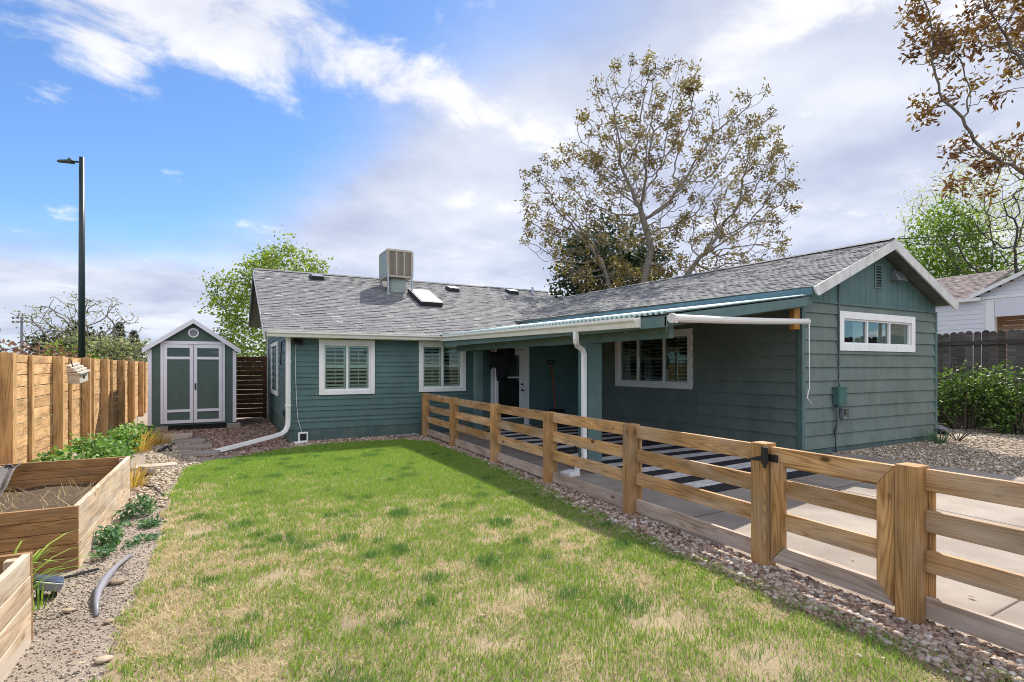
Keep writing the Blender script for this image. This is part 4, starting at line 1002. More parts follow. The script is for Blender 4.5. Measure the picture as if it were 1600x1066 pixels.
# rugs: bold stripes running across
def rug(label, x0, x1, y0, y1, rot, n, z):
    fr = F(((x0 + x1) / 2, (y0 + y1) / 2, 0), (math.cos(rot), math.sin(rot), 0), (-math.sin(rot), math.cos(rot), 0)); hw, hl = (x1 - x0) / 2, (y1 - y0) / 2
    mb = MB(); m = 14
    for k in range(n):
        a = -hl + 2 * hl * k / n; b = -hl + 2 * hl * (k + 1) / n
        for j in range(m):
            p, q = -hw + 2 * hw * j / m, -hw + 2 * hw * (j + 1) / m
            zf = lambda p_, n_: z + .004 * math.sin(p_ * 3.1 + n_ * 2.3) + .003
            mb.face([fr(p, a, zf(p, a)), fr(q, a, zf(q, a)), fr(q, b, zf(q, b)), fr(p, b, zf(p, b))], None, 0. if k % 2 == 0 else 1.)
    o = mb.build('rug', 'rug', loc=((x0 + x1) / 2, (y0 + y1) / 2, z)); s_ = o.modifiers.new('solid', 'SOLIDIFY'); s_.thickness = .008; s_.offset = 1
    return tag(o, label, 'rug', 'striped rugs on the porch slab')
rug('black and white striped rug at the open end of the porch nearest the gate', 5.38, 8.25, 4.78, 8.32, .045, 13, .074)
rug('black and white striped rug in front of the porch door', 5.45, 8.15, 8.42, 11.9, .03, 13, .074)

# ================================================================== fences
def board_box(fr, a0, a1, n0, n1, z0, z1, name, mat, parent, bevel=.006, r=None): mb = MB(); mb.box(fr, a0, a1, n0, n1, z0, z1, r); return mb.build(name, mat, parent, bevel=bevel)
# low rail fence; posts stand on a line from the house corner toward the viewer
def fx(y): return 4.245 - .028 * (12.2 - y)
rf = thing('rail_fence', 'low honey coloured wood fence with four rails along the lawn', 'fence', (4.1, 7.5, 0))
posts = [12.27, 10.34, 8.30, 6.46, 4.66, 2.95, 1.835, .2]
PW = .14
dirv = V((-.028, -1, 0)).normalized()
def FF(y): return F((fx(y), y, 0), dirv, V((-1, .028, 0)))      # a runs toward the viewer, n toward the lawn
RAILS = [(.868, 1.008), (.602, .742), (.336, .476), (.035, .178)]
for k, y in enumerate(posts):
    fr = FF(y); w_ = PW / 2
    board_box(fr, -w_, w_, -w_, w_, -.1, 1.018 + random.uniform(-.006, .006), 'post', 'railpost', rf, .008)
for k, (a, b) in enumerate(zip(posts, posts[1:])):
    if k == 5: continue
    fr = FF(a); L_ = (a - b) / abs(dirv.y)
    for j, (z0, z1) in enumerate(RAILS):
        dz = random.uniform(-.008, .008); board_box(fr, PW / 2, L_ - PW / 2, -.03 - .02, .012 - .02, z0 + dz, z1 + dz, 'rail', 'kick' if j == 3 else 'rail', rf, .005)
    board_box(fr, PW / 2 + .001, PW / 2 + .04, -.062, -.052, .03, .98, 'cleat', 'rail', rf, .003)
# gate
gt = thing('gate', 'low wooden gate with mitred top rail hung on a black hinge', 'gate', (4.0, 2.5, 0))
fr = FF(posts[5] - PW / 2); L_ = posts[5] - posts[6] - PW
g0, g1 = .018, L_ - .02; sw_ = .115
def prism_f(poly, n0, n1, name, mat):
    mb = MB(); mb.prism([fr(a, n0, z) for a, z in poly], fr.nr * (n1 - n0))
    o = mb.build(name, mat, gt, bevel=.004)
    uvl = o.data.uv_layers[0]; hor = abs(poly[1][0] - poly[0][0]) > abs(poly[2][1] - poly[1][1]); off = random.uniform(0, 30)
    for p in o.data.polygons:
        for li in p.loop_indices:
            c = o.data.vertices[o.data.loops[li].vertex_index].co + ROOTLOC['gate']; a = (c - fr.o).dot(fr.ax); uvl.data[li].uv = (off + a, off + c.z) if hor else (off + c.z, off + a)
    return o
zt_, zb_ = 1.0, .06
prism_f([(g0, zt_), (g1, zt_), (g1 - sw_, zt_ - .14), (g0 + sw_, zt_ - .14)], -.02, .025, 'top_rail', 'rail')
prism_f([(g0, zb_), (g1, zb_), (g1 - sw_, zb_ + .14), (g0 + sw_, zb_ + .14)], -.02, .025, 'bottom_rail', 'kick')
for a, b in ((g0, g0 + sw_), (g1, g1 - sw_)):
    mb = MB(); mb.prism([fr(a, -.018, zb_ + .003), fr(b, -.018, zb_ + .143), fr(b, -.018, zt_ - .143), fr(a, -.018, zt_ - .003)], fr.nr * .045)
    o = mb.build('stile', 'railpost', gt, bevel=.004)
    for p in o.data.polygons:
        for li in p.loop_indices:
            c = o.data.vertices[o.data.loops[li].vertex_index].co; o.data.uv_layers[0].data[li].uv = (c.z + 3, c.y * 1. + c.x)
for z0, z1 in RAILS[1:3]: board_box(fr, g0 + sw_ - .01, g1 - sw_ + .01, -.03, .005, z0, z1, 'rail', 'rail', gt, .005)
board_box(fr, g0 + sw_ - .01, g1 - sw_ + .01, -.065, -.022, .10, .19, 'brace', 'kick', gt, .004)
board_box(fr, g0 + sw_ - .01, g1 - sw_ + .01, -.065, -.022, .84, .93, 'brace', 'rail', gt, .004)
mb = MB(); mb.box(fr, -.03, .03, .071, .08, .86, 1.0); mb.tube([fr(.0, .075, .83), fr(.0, .075, 1.0)], .014, 8); mb.prism([fr(-.02, .071, .93), fr(-.15, .071, .885), fr(-.15, .071, .875), fr(-.02, .071, .88)], fr.nr * .008); mb.box(fr, 0, .09, .026, .034, .88, .94); mb.build('hinge', 'blackplastic', gt, bevel=.002)

# tall cedar fence on the left
pf = thing('privacy_fence', 'tall new cedar fence of horizontal boards behind the raised beds', 'fence', (-2.5, 10, 0))
LF = F((-2.5, 1.0, 0), (0, 1, 0), (1, 0, 0))                    # a = y-1
mb = MB(); 
z = .02; k = 0
while z < 1.80:
    zt = min(z + .163, 1.835); a = 0
    while a < 26:
        b = min(26, a + random.choice((2.4, 3.0, 3.6))); dn = random.uniform(-.004, .004)
        mb.box(LF, a, b - .003, -.04 + dn, -.018 + dn, z + random.uniform(0, .003), zt - .004); a = b
    z += .17
mb.build('board_panel', 'cedar', pf, bevel=.0)
yy = [3.6, 5.4, 7.2, 9.05, 10.2, 11.45, 12.5, 13.5, 14.4, 15.4, 16.6, 17.6, 18.5, 19.4, 20.4, 21.6, 23.0]
for k, y in enumerate(yy):
    thick = k % 2 == 1
    mb = MB(); a = y - 1; mb.box(LF, a, a + .14 if thick else a + .09, -.015, .12 if thick else .03, -.05, 1.832 + (.008 if thick else 0)); mb.build('post', 'cedarpost', pf, bevel=.006)
bf = thing('back_fence', 'dark stained board fence between the shed and the house corner', 'fence', (-.5, 19.0, 0))
BF = F((-.62, 19.05, 0), (1, 0, 0), (0, -1, 0)); mb = MB(); z = .03
while z < 1.95:
    mb.box(BF, 0, 1.84, -.012 + random.uniform(-.006, .006), .014, z + random.uniform(-.004, .004), z + .143); z += .15
mb.build('board_panel', 'stained', bf)
for a in (.02, 1.72): mb = MB(); mb.box(BF, a, a + .1, -.115, -.02, -.05, 2.0); mb.build('post', 'stained', bf, bevel=.005)
# old picket fence on the right
pk = thing('picket_fence', 'weathered dark grey dog eared picket fence on the right boundary', 'fence', (18, 6, 0))
PF = F((18, 12.5, 0), (0, -1, 0), (-1, 0, 0)); mb = MB(); a = 0
while a < 12.5:
    w_ = .168; h_ = 2.62 + random.uniform(-.025, .025); c = .045; n_ = random.uniform(-.004, .004); tl = random.uniform(-.008, .008)
    poly = [(0, .05), (w_, .05), (w_, h_ - c * 1.4), (w_ - c * .5, h_ - c * .5), (w_ - c * 1.3, h_), (c * 1.3, h_), (c * .5, h_ - c * .5), (0, h_ - c * 1.4)]
    mb.prism([PF(a + x + tl * z, n_, z) for x, z in poly], (-.018, 0, 0)); a += .176
mb.build('picket_panel', 'oldfence', pk)
for z in (2.25, .9): mb = MB(); mb.box(PF, 0, 12.5, .023, .06, z, z + .11); mb.build('rail', 'oldfence', pk, bevel=.004)

# ================================================================== shed
shd = thing('shed', 'small green garden shed with white trim and double doors', 'shed', (-.72, 17.4, 0))
SF = F((-1.72, 16.4, 0), (math.cos(.03), math.sin(.03), 0), (math.sin(.03), -math.cos(.03), 0)); SW = 2.01; SD = 2.0; sz0, sze, szr = .13, 2.14, 2.86
SS = lambda n_: [SF(0, -n_, sz0), SF(SW, -n_, sz0), SF(SW, -n_, sze), SF(SW / 2, -n_, szr - .02), SF(0, -n_, sze)]
mb = MB(); mb.prism(SS(0), SF.nr * -SD); mb.build('wall', 'shedwall', shd)
mb = MB(); mb.box(SF, .02, SW - .02, -SD + .02, -.02, .0, .13); mb.build('skid', 'dark', shd)
sl_ = (szr - sze) / (SW / 2); ov = .12
for sgn in (-1, 1):
    e = SF(SW / 2 + sgn * (SW / 2 + .11), ov, sze - sl_ * .11 + .02); rg = SF(SW / 2, ov, szr + .02); mb = MB()
    back = SF.nr * -(SD + 2 * ov)
    mb.hexa([e, rg, e + back, rg + back, e + UP * .04, rg + UP * .04, e + back + UP * .04, rg + back + UP * .04]); mb.build('roof', 'shingle', shd)
    mb = MB(); mb.prism([e + UP * .045, rg + UP * .045, rg - UP * .085, e - UP * .085], SF.nr * .03); mb.build('barge_board', 'shedtrim', shd, bevel=.004)
mb = MB()
for a0, a1, z0, z1 in ((0, .085, sz0 + .02, 2.1), (SW - .085, SW, sz0 + .02, 2.1), (.275, .335, .18, 2.25), (SW - .335, SW - .275, .18, 2.25), (.275, SW - .275, 2.25, 2.33)): mb.box(SF, a0, a1, -.01, .02, z0, z1)
mb.build('trim', 'shedtrim', shd, bevel=.003)
for a0, a1, hd in ((.34, SW / 2 - .005, False), (SW / 2 + .005, SW - .34, True)):
    mb = MB(); s = .08
    mb.box(SF, a0, a0 + s, .0, .035, .18, 2.24); mb.box(SF, a1 - s, a1, 0, .035, .18, 2.24)
    for z0, z1 in ((.18, .26), (.47, .54), (1.85, 1.92), (2.15, 2.24)): mb.box(SF, a0 + s, a1 - s, 0, .033, z0, z1)
    dl = mb.build('door', 'shedtrim', shd, bevel=.003)
    mb = MB(); mb.box(SF, a0 + s, a1 - s, 0, .012, .54, 1.85); mb.box(SF, a0 + s, a1 - s, 0, .012, .26, .47); mb.build('door_panel', 'shedwall', dl)
    mb = MB(); mb.box(SF, a0 + s, a1 - s, .001, .010, 1.92, 2.15); mb.build('door_window', 'darkglass', dl)
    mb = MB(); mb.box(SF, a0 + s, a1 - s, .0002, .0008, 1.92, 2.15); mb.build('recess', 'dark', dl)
    if hd: mb = MB(); mb.tube([SF(a0 + .04, .03, 1.15), SF(a0 + .04, .07, 1.15)], .02, 8); mb.box(SF, a0 + .02, a0 + .06, .035, .042, 1.05, 1.22); mb.tube([SF(a0 + .04, .07, 1.16), SF(a0 + .04, .075, 1.06)], .012, 8); mb.build('handle', 'blackplastic', dl)
mb = MB(); mb.tube([SF(SW / 2, .0, 2.55), SF(SW / 2, .025, 2.55)], .125, 28); gvt = mb.build('round_vent', 'shedtrim', shd)
mb = MB(); mb.tube([SF(SW / 2, .026, 2.55), SF(SW / 2, .029, 2.55)], .09, 24); mb.build('vent_screen', 'greyplastic', gvt)
for a in (.1, 1.78):
    mb = MB(); mb.box(SF, a, a + .34, -.36, .05, -.03, .12); mb.build('foundation_block', 'paver', shd, bevel=.02)

# ================================================================== raised beds
def raised(label, x0, x1, y0, y1, h, nb):
    b = thing('raised_bed', label, 'raised bed', ((x0 + x1) / 2, (y0 + y1) / 2, 0), 'raised beds along the fence'); th = .04; st = h / nb
    for nm, fr, L in (('front_side', F((x0, y0, 0), (1, 0, 0), (0, -1, 0)), x1 - x0), ('back_side', F((x0, y1, 0), (1, 0, 0), (0, 1, 0)), x1 - x0), ('right_side', F((x1, y0 + th, 0), (0, 1, 0), (1, 0, 0)), y1 - y0 - 2 * th), ('left_side', F((x0, y0 + th, 0), (0, 1, 0), (-1, 0, 0)), y1 - y0 - 2 * th)):
        mb = MB()
        for k in range(nb):
            dn = random.uniform(-.003, .003); mb.box(fr, 0 if 'side' in nm else 0, L, -th + dn, dn, -.02 + k * st if k == 0 else k * st, (k + 1) * st - .004)
        mb.build(nm, 'bedshaded' if nm in ('front_side', 'back_side') else 'bed', b, bevel=.004)
    for x in (x0 + th, x1 - th - .07):
        for y in (y0 + th, y1 - th - .07): mb = MB(); mb.box(WORLD, x, x + .07, y, y + .07, 0, h - .02); mb.build('corner_post', 'bed', b, bevel=.004)
    n = 14; vs = []; fs = []
    for j in range(n + 1):
        for i in range(n + 1):
            x = x0 + th + (x1 - x0 - 2 * th) * i / n; y = y0 + th + (y1 - y0 - 2 * th) * j / n; vs.append((x, y, h * .42 + .07 * (vnoise(x, y, 3., 3) - .5)))
    for j in range(n):
        for i in range(n): k = j * (n + 1) + i; fs.append((k, k + 1, k + n + 2, k + n + 1))
    np_mesh('soil', vs, fs, np.zeros(len(fs)), None, 'soil', b, True)
    return b
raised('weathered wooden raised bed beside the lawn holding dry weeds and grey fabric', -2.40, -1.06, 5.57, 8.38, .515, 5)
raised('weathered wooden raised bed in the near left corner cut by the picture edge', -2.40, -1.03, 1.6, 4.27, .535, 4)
# weeds, straw and a strip of landscape fabric in the bed
fb = MB()
rows = []
for k in range(13):
    u = k / 12; bulge = .05 * math.sin(u * 6)
    rows.append([V((-2.34 + .16 * u + (.22 - .09 * u) * q / 6 + bulge * .4, 7.55 + .6 * u + .03 * math.sin(q * 1.7 + u * 4) - (.10 if k == 12 else 0), .2 + .36 * u ** .8 + .02 * math.sin(q * 1.2) - (.03 if k == 12 else 0))) for q in range(7)])
for a, b in zip(rows, rows[1:]):
    for q in range(6): fb.face([a[q], a[q + 1], b[q + 1], b[q]])
o = fb.build('landscape_fabric', 'fabric', loc=(-2.05, 7.2, .22), smooth=True); s_ = o.modifiers.new('solid', 'SOLIDIFY'); s_.thickness = .006
tag(o, 'crumpled grey landscape fabric standing up in the raised bed', 'fabric')
st_ = sample([(-2.3, 5.7), (-1.15, 5.7), (-1.15, 8.2), (-2.3, 8.2)], 260); vs = []; fs = []; rn = []
for (x, y) in st_:
    a = random.uniform(0, 6.28); L_ = random.uniform(.05, .2); e = V((x + math.cos(a) * L_, y + math.sin(a) * L_, .24 + random.uniform(0, .12))); p = V((x, y, .22)); s = V((-math.sin(a), math.cos(a), 0)) * .003; i = len(vs)
    vs += [tuple(p - s), tuple(p + s), tuple(e + s * .3), tuple(e - s * .3)]; fs.append((i, i + 1, i + 2, i + 3)); rn.append(random.random())
tag(np_mesh('dry_straw', vs, fs, rn, None, 'strawbits'), 'dry straw stalks littering the raised bed soil', 'straw', kind='stuff')
for x, y, hh in ((-1.95, 6.05, .2), (-1.75, 6.5, .14)):
    r_ = thing('weed_tuft', 'green grass weed sprouting at the front of the raised bed' if hh > .15 else 'small grass weed in the middle of the raised bed', 'weed', (x, y, .21)); blades('leaf_blades', x, y, .21, 34, .15, hh, .008, 'leaf_lily', r_, .5)
# daylily between the beds
for x, y, hh, n, lb in ((-1.33, 4.86, .55, 60, 'clump of arching daylily leaves between the two raised beds'),):
    r_ = thing('daylily', lb, 'plant', (x, y, 0)); blades('leaf_blades', x, y, 0, n, .28, hh * 1.25, .026, 'leaf_lily', r_, .62)
r_ = thing('daylily', 'sparse thin daylily shoots at the corner of the near raised bed', 'plant', (-1.12, 4.75, 0)); blades('leaf_blades', -1.12, 4.75, 0, 12, .15, .40, .018, 'leaf_lily', r_, .55)
# planting behind the bed and low weeds along it
for (x, y, rx, ry, h, n, lb) in [(-2.0, 9.6, .42, .6, .46, 900, 'dense green leafy plant right behind the raised bed'), (-1.75, 10.9, .5, .7, .50, 1100, 'broad leafy green plant by the tall fence, second behind the bed'), (-1.75, 12.2, .5, .6, .48, 900, 'leafy green plant by the tall fence, third behind the bed'), (-1.55, 13.7, .5, .5, .44, 800, 'leafy green plant nearest the shed corner')]:
    bushy('leafy_plant', lb, 'plant', (x, y, 0), n, (rx, ry), h, .085, 'leaf_plant', 'green plants along the tall fence', 8, 'leaf_plant')
for (x, y, n, h, lb) in [(-1.12, 9.0, 170, .46, 'golden dry ornamental grass at the far corner of the raised bed'), (-1.45, 12.7, 200, .62, 'golden feathery grass between green plants near the shed'), (-1.2, 13.6, 120, .42, 'small golden grass beside the pale gravel')]:
    r_ = thing('ornamental_grass', lb, 'grass plant', (x, y, 0), 'golden grasses along the tall fence'); blades('leaf_blades', x, y, 0, n, .4, h, .011, 'leaf_gold', r_, .4)
for (x, y, rx, ry, h, n, lb) in [(-.86, 7.25, .2, .26, .2, 330, 'clump of blue green weeds at the far end of the bed side'), (-.78, 6.75, .22, .2, .07, 160, 'flat spreading weed between the bed and lawn'), (-.93, 6.2, .12, .34, .15, 330, 'green weeds hugging the middle of the bed side'), (-.7, 6.1, .16, .22, .05, 90, 'thin reddish weeds beside the lawn edge'), (-.95, 5.85, .1, .16, .1, 130, 'small green weeds at the near corner of the bed')]:
    bushy('garden_weed', lb, 'weed', (x, y, -.01), n, (rx, ry), h, .05, 'leaf_weed', 'low weeds along the raised bed', 4, 'leaf_weed')

# ================================================================== small ground things
def slab(name, label, cat, x, y, w_, l_, h, rot, mat, group=None):
    fr = F((x, y, 0), (math.cos(rot), math.sin(rot), 0), (-math.sin(rot), math.cos(rot), 0)); mb = MB()
    mb.hexa([fr(-w_ / 2, -l_ / 2, -.02), fr(w_ / 2, -l_ / 2, -.02), fr(-w_ / 2, l_ / 2, -.02), fr(w_ / 2, l_ / 2, -.02), fr(-w_ / 2 + .01, -l_ / 2 + .012, h), fr(w_ / 2 - .015, -l_ / 2 + .01, h), fr(-w_ / 2 + .012, l_ / 2 - .01, h + .006), fr(w_ / 2 - .01, l_ / 2 - .012, h + .004)])
    return tag(mb.build(name, mat, loc=(x, y, 0), bevel=.012), label, cat, group)
SG = 'stepping stones leading to the shed'
for x, y, lb in ((-.38, 11.55, 'rectangular stepping stone nearest the lawn'), (-.52, 12.55, 'rectangular stepping stone second from the lawn'), (-.66, 13.55, 'rectangular stepping stone third from the lawn'), (-.95, 14.75, 'pale stepping stone nearest the shed doors'), (-.12, 10.98, 'half buried stepping stone at the very edge of the lawn')):
    slab('stepping_stone', lb, 'stepping stone', x, y, .62, .32, .075 if y > 11.2 else .015, random.uniform(-.08, .08), 'paver' if y < 14 else 'tanstone', SG)
slab('flagstone', 'tan angular flagstone lying in the pale gravel by the bed corner', 'flagstone', -1.0, 10.55, .62, .3, .04, .1, 'tanstone')
slab('splash_block', 'white plastic splash block under the porch downspout', 'splash block', 4.55, 6.62, .3, .2, .10, .4, 'white')
slab('buried_slab', 'pale flat slab set in the right hand gravel', 'slab', 15.3, 6.0, 1.1, .5, .03, .1, 'tanstone')
def solar(name, label, x, y, rot, s=1.):
    r_ = thing(name, label, 'garden light', (x, y, 0)); fr = F((x, y, 0), (math.cos(rot), math.sin(rot), 0), (-math.sin(rot), math.cos(rot), 0))
    mb = MB(); mb.box(fr, -.05 * s, -.02 * s, -.05 * s, .05 * s, 0, .09 * s); mb.box(fr, .02 * s, .05 * s, -.05 * s, .05 * s, 0, .07 * s); mb.build('bracket', 'blackplastic', r_, bevel=.004)
    mb = MB(); mb.hexa([fr(-.075 * s, -.07 * s, .08 * s), fr(.06 * s, -.07 * s, .03 * s), fr(-.075 * s, .07 * s, .08 * s), fr(.06 * s, .07 * s, .03 * s), fr(-.06 * s, -.07 * s, .13 * s), fr(.085 * s, -.07 * s, .075 * s), fr(-.06 * s, .07 * s, .13 * s), fr(.085 * s, .07 * s, .075 * s)]); mb.build('lamp_box', 'greyplastic', r_, bevel=.008)
    mb = MB(); mb.hexa([fr(-.055 * s, -.06 * s, .1305 * s), fr(.08 * s, -.06 * s, .0775 * s), fr(-.055 * s, .06 * s, .1305 * s), fr(.08 * s, .06 * s, .0775 * s), fr(-.053 * s, -.06 * s, .135 * s), fr(.082 * s, -.06 * s, .082 * s), fr(-.053 * s, .06 * s, .135 * s), fr(.082 * s, .06 * s, .082 * s)]); mb.build('solar_panel', 'bluegrey', r_)
    return r_
solar('solar_light', 'small grey solar spotlight on the dirt between the beds', -1.13, 5.0, .2, 1.15)
solar('solar_light', 'small dark solar spotlight in the pale gravel by the flagstone', -1.03, 9.7, .5, 1.2)
solar('solar_light', 'white topped solar spotlight by the right corner of the gable', 15.2, 6.45, -.4, 2.0)
r_ = thing('lamp', 'white square floodlight lying at the foot of the house wall', 'lamp', (1.5, 12.3, 0)); fr = F((1.5, 12.32, 0), (1, .1, 0), (.1, -1, 0)); mb = MB()
mb.box(fr, -.1, -.07, -.03, .03, .02, .24); mb.box(fr, .07, .1, -.03, .03, .02, .24); mb.box(fr, -.07, .07, -.03, .03, .02, .06); mb.box(fr, -.07, .07, -.03, .03, .21, .24); mb.box(fr, -.18, .0, -.02, .06, .0, .05); mb.build('housing', 'white', r_, bevel=.006)
mb = MB(); mb.box(fr, -.07, .07, -.01, .01, .06, .21); mb.build('lens', 'blackplastic', r_)
mb = MB(); mb.tube([(-.75, 4.45, .0), (-.78, 4.62, .02), (-.80, 4.8, .035), (-.80, 5.0, .04), (-.79, 5.2, .035), (-.77, 5.4, .03), (-.72, 5.7, .012)], lambda u: .013 + .018 * math.exp(-((u - .5) / .28) ** 2), 10)
tag(mb.build('drain_hose', 'greyplastic', loc=(-.78, 5.0, 0), smooth=True), 'bent grey corrugated drain hose lying on the granite path', 'hose')
mb = MB(); mb.tube([(-1.10, 5.33, .012), (-.9, 5.42, .016)], .011, 6); tag(mb.build('stake', 'blackplastic', loc=(-1, 5.4, 0)), 'short black plastic stake on the dirt before the bed corner', 'stake')
mb = MB(); mb.tube([(-.9, 13.6, .02), (-1.0, 12.9, .03), (-1.12, 12.3, .02)], .014, 6); mb.tube([(-1.05, 12.5, .02), (-.98, 12.35, .1), (-.9, 12.3, .02)], .016, 6); mb.tube([(-.98, 12.35, .1), (-1.1, 12.2, .05)], .03, 6); tag(mb.build('cord', 'blackplastic', loc=(-1, 12.6, 0)), 'black cord with a stake lying on the pale gravel', 'cord')
mb = MB(); mb.tube([(-1.0, 8.9, .02), (-.85, 8.75, .02), (-.74, 8.3, .02), (-.68, 8.1, .015)], .012, 6); tag(mb.build('drip_tube', 'blackplastic', loc=(-.8, 8.5, 0)), 'thin black drip tube crossing the gravel by the weeds', 'tube')
pts = []
for k in range(60):
    u = k / 59; pts.append((3.45 + .38 * u * 1.6 + .07 * math.sin(k * 1.1), 12.28 + .10 * math.sin(k * .83 + 1) - .05 * u, .035 + .03 * abs(math.sin(k * .7))))
mb = MB(); mb.tube(pts, .008, 5); tag(mb.build('cable_heap', 'galv', loc=(3.7, 12.3, 0)), 'tangle of pale grey cable by the first low fence post', 'cable')
for k, (x, y, s, lb) in enumerate([(-.72, 5.05, .05, 'tan flat stone beside the drain hose'), (-.66, 4.3, .03, 'small pale stone at the lawn edge'), (-.93, 4.62, .035, 'short pale chip of wood on the path'), (3.2, 1.75, .022, 'small pale pebble lying in the near right bare patch'), (-.6, 3.75, .04, 'grey stone at the near lawn edge')]):
    v, f = ico(2); v = v * (1 + .2 * (RNG.random((len(v), 1)) - .5)) * np.array([s * 1.1, s * .9, s * .4]) + np.array([x, y, s * .2])
    tag(np_mesh('stone', v, f, np.full(len(f), .15 + .08 * k), None, 'tangravel', None, True, (x, y, 0)), lb, 'stone')
# dead leaves and twigs blown about
pts_ = np.vstack([sample(LAWN, 150), sample(strip, 60), sample(gp, 50), sample([(4.4, 1.0), (9.5, 1.0), (9.2, 5.8), (4.4, 5.8)], 45), sample([(10.3, 2), (15, 2), (15, 5.8), (10.3, 5.8)], 60)])
zz_ = np.where(in_poly(pts_[:, 0], pts_[:, 1], LAWN), .03, .03); zz_ = np.where(pts_[:, 0] > 4.3, .085, zz_); zz_ = np.where(pts_[:, 0] > 10.1, .06, zz_)
v_, f_ = leaf_quads(np.column_stack([pts_, zz_]), 2.2, .045, .5); v_[:, 2] = np.repeat(zz_, 4) + (v_[:, 2] - np.repeat(zz_, 4)) * .25
M['litter'] = leafmat('dead_leaves', (.10, .06, .03), (.24, .15, .07), (.42, .32, .2), .1)
tag(np_mesh('leaf_litter', v_, f_, RNG.random(len(f_)), None, 'litter'), 'dead brown leaves blown over the lawn, pebbles and slab', 'leaves', kind='stuff')
# bird house on the fence
bh = thing('bird_house', 'tilted whitewashed bird house hung on the tall cedar fence', 'bird house', (-2.33, 11.75, 1.45)); th = .16
BH = F((-2.40, 11.86, 1.36), (0.25, 1.0, .0), (1, -.25, 0)); 
class TF:
    def __call__(s, a, n, z): return BH(a * math.cos(th) - z * math.sin(th) * -1 * -1, n, a * math.sin(th) * -1 * -1 + z * math.cos(th))
tf = TF()
mb = MB(); mb.box(tf, 0, .30, .0, .18, .0, .16); mb.build('box', 'birdwood', bh, bevel=.006)
mb = MB()
for k in range(4): mb.hexa([tf(a_, n_ + (.0), .165 + k * .042 + dz + (0 if n_ > .1 else .0)) for dz in (0, .034) for n_ in (-.0, .215 - k * .05) for a_ in (-.02, .32)])
mb.build('roof', 'birdwood', bh, bevel=.004)
mb = MB(); mb.box(tf, .12, .18, .1805, .184, .07, .12); mb.build('entrance_hole', 'dark', bh)
mb = MB(); mb.tube([tf(.0, .1, .3), tf(-.05, .1, .42), tf(-.02, .06, .45)], .008, 6); mb.build('hook', 'blackplastic', bh)

# ================================================================== beyond the fences
sl2 = thing('street_lamp', 'tall dark green street lamp pole behind the left fence', 'street lamp', (-4.46, 23.98, 0))
mb = MB(); mb.tube([(-4.46, 23.98, -.1), (-4.46, 23.98, 9.1)], lambda u: .115 - .035 * u, 12); mb.build('pole', 'poleteal', sl2, smooth=True)
mb = MB(); mb.tube([(-4.46, 23.98, 8.93), (-4.75, 24.12, 8.95)], .035, 8); mb.build('arm', 'poleteal', sl2)
mb = MB(); fr = F((-4.72, 24.11, 8.9), (-.9, .43, 0), (.43, .9, 0)); mb.hexa([fr(0, -.11, -.02), fr(.55, -.08, .02), fr(0, .11, -.02), fr(.55, .08, .02), fr(0, -.09, .11), fr(.5, -.05, .1), fr(0, .09, .11), fr(.5, .05, .1)]); lh = mb.build('lamp_head', 'blackplastic', sl2, bevel=.03)
mb = MB(); mb.tube([fr(.15, 0, .10), fr(.15, 0, .17)], .035, 8); mb.build('photocell', 'blackplastic', lh)
sd_ = thing('stadium_light', 'distant stadium floodlight mast with a double row of lamps', 'floodlight mast', (-30.03, 118.4, 0))
mb = MB(); mb.tube([(-30.03, 118.4, 0), (-30.03, 118.4, 10.0)], lambda u: .28 - .1 * u, 10); mb.build('pole', 'greyplastic', sd_)
for z in (9.2, 9.9): mb = MB(); mb.box(F((-30.03, 118.4, 0), (.88, -.47, 0), (-.47, -.88, 0)), -1.25, 1.25, -.05, .05, z - .05, z + .05); mb.build('crossarm', 'greyplastic', sd_)
for z in (9.2, 9.9):
    for k in range(4): fr = F((-30.03, 118.4, z), (.88, -.47, 0), (-.47, -.88, 0)); a = -1.15 + k * .76; mb = MB(); mb.tube([fr(a, .1, .06), fr(a, .35, -.05)], lambda u: .14 + .1 * u, 10); mb.build('lamp_head', 'greyplastic', sd_)

# neighbour house on the right
nh = thing('neighbour_house', 'white sided neighbour house with brown purple shingle roof behind the grey picket fence', 'house', (26, 8, 0))
NH = F((24, 14.5, 0), (0, -1, 0), (-1, 0, 0)); mb = MB(); lap_wall(mb, NH, 5.72, .5, 4.05, (.17,), [], .015); mb.build('wall', 'vinyl', nh)
mb = MB(); mb.box(NH, 5.70, 5.95, -.2, .03, .4, 4.05); mb.build('corner_post', 'white', nh, bevel=.005)
mb = MB(); z = .5
while z < 4.2: mb.box(F((25.6, 8.6, 0), (0, -1, 0), (-1, 0, 0)), -2., 9, -.1, .0 + random.uniform(0, .01), z, z + .17); z += .18
mb.build('porch_wall', 'brick', nh)
mb = MB(); mb.box(NH, 5.96, 13, -.16, .04, 3.42, 4.06); mb.build('porch_beam', 'vinyl', nh, bevel=.005)
mb = MB(); mb.box(NH, 5.2, 13.2, -.22, .06, 4.062, 4.16); mb.build('fascia', 'white', nh, bevel=.004)
mb = MB(); mb.box(NH, 0, 5.6, .12, .26, 4.02, 4.14); mb.build('gutter', 'white', nh, bevel=.01)
mp, U_, S_, P_ = bilin((23.75, 9.2, 4.13), (23.75, 14.6, 4.13), (27.5, 9.2, 5.52), (27.5, 14.6, 5.52))
nr_ = shingles(mp, U_, S_, .2).build('roof', 'purpleshingle', nh, weld=False)
mb = MB(); mb.hexa([P_(0, 0) - UP * .1, P_(1, 0) - UP * .1, P_(0, 1) - UP * .1, P_(1, 1) - UP * .1, P_(0, 0) - UP * .01, P_(1, 0) - UP * .01, P_(0, 1) - UP * .01, P_(1, 1) - UP * .01]); mb.build('roof_deck', 'purpleshingle', nh)
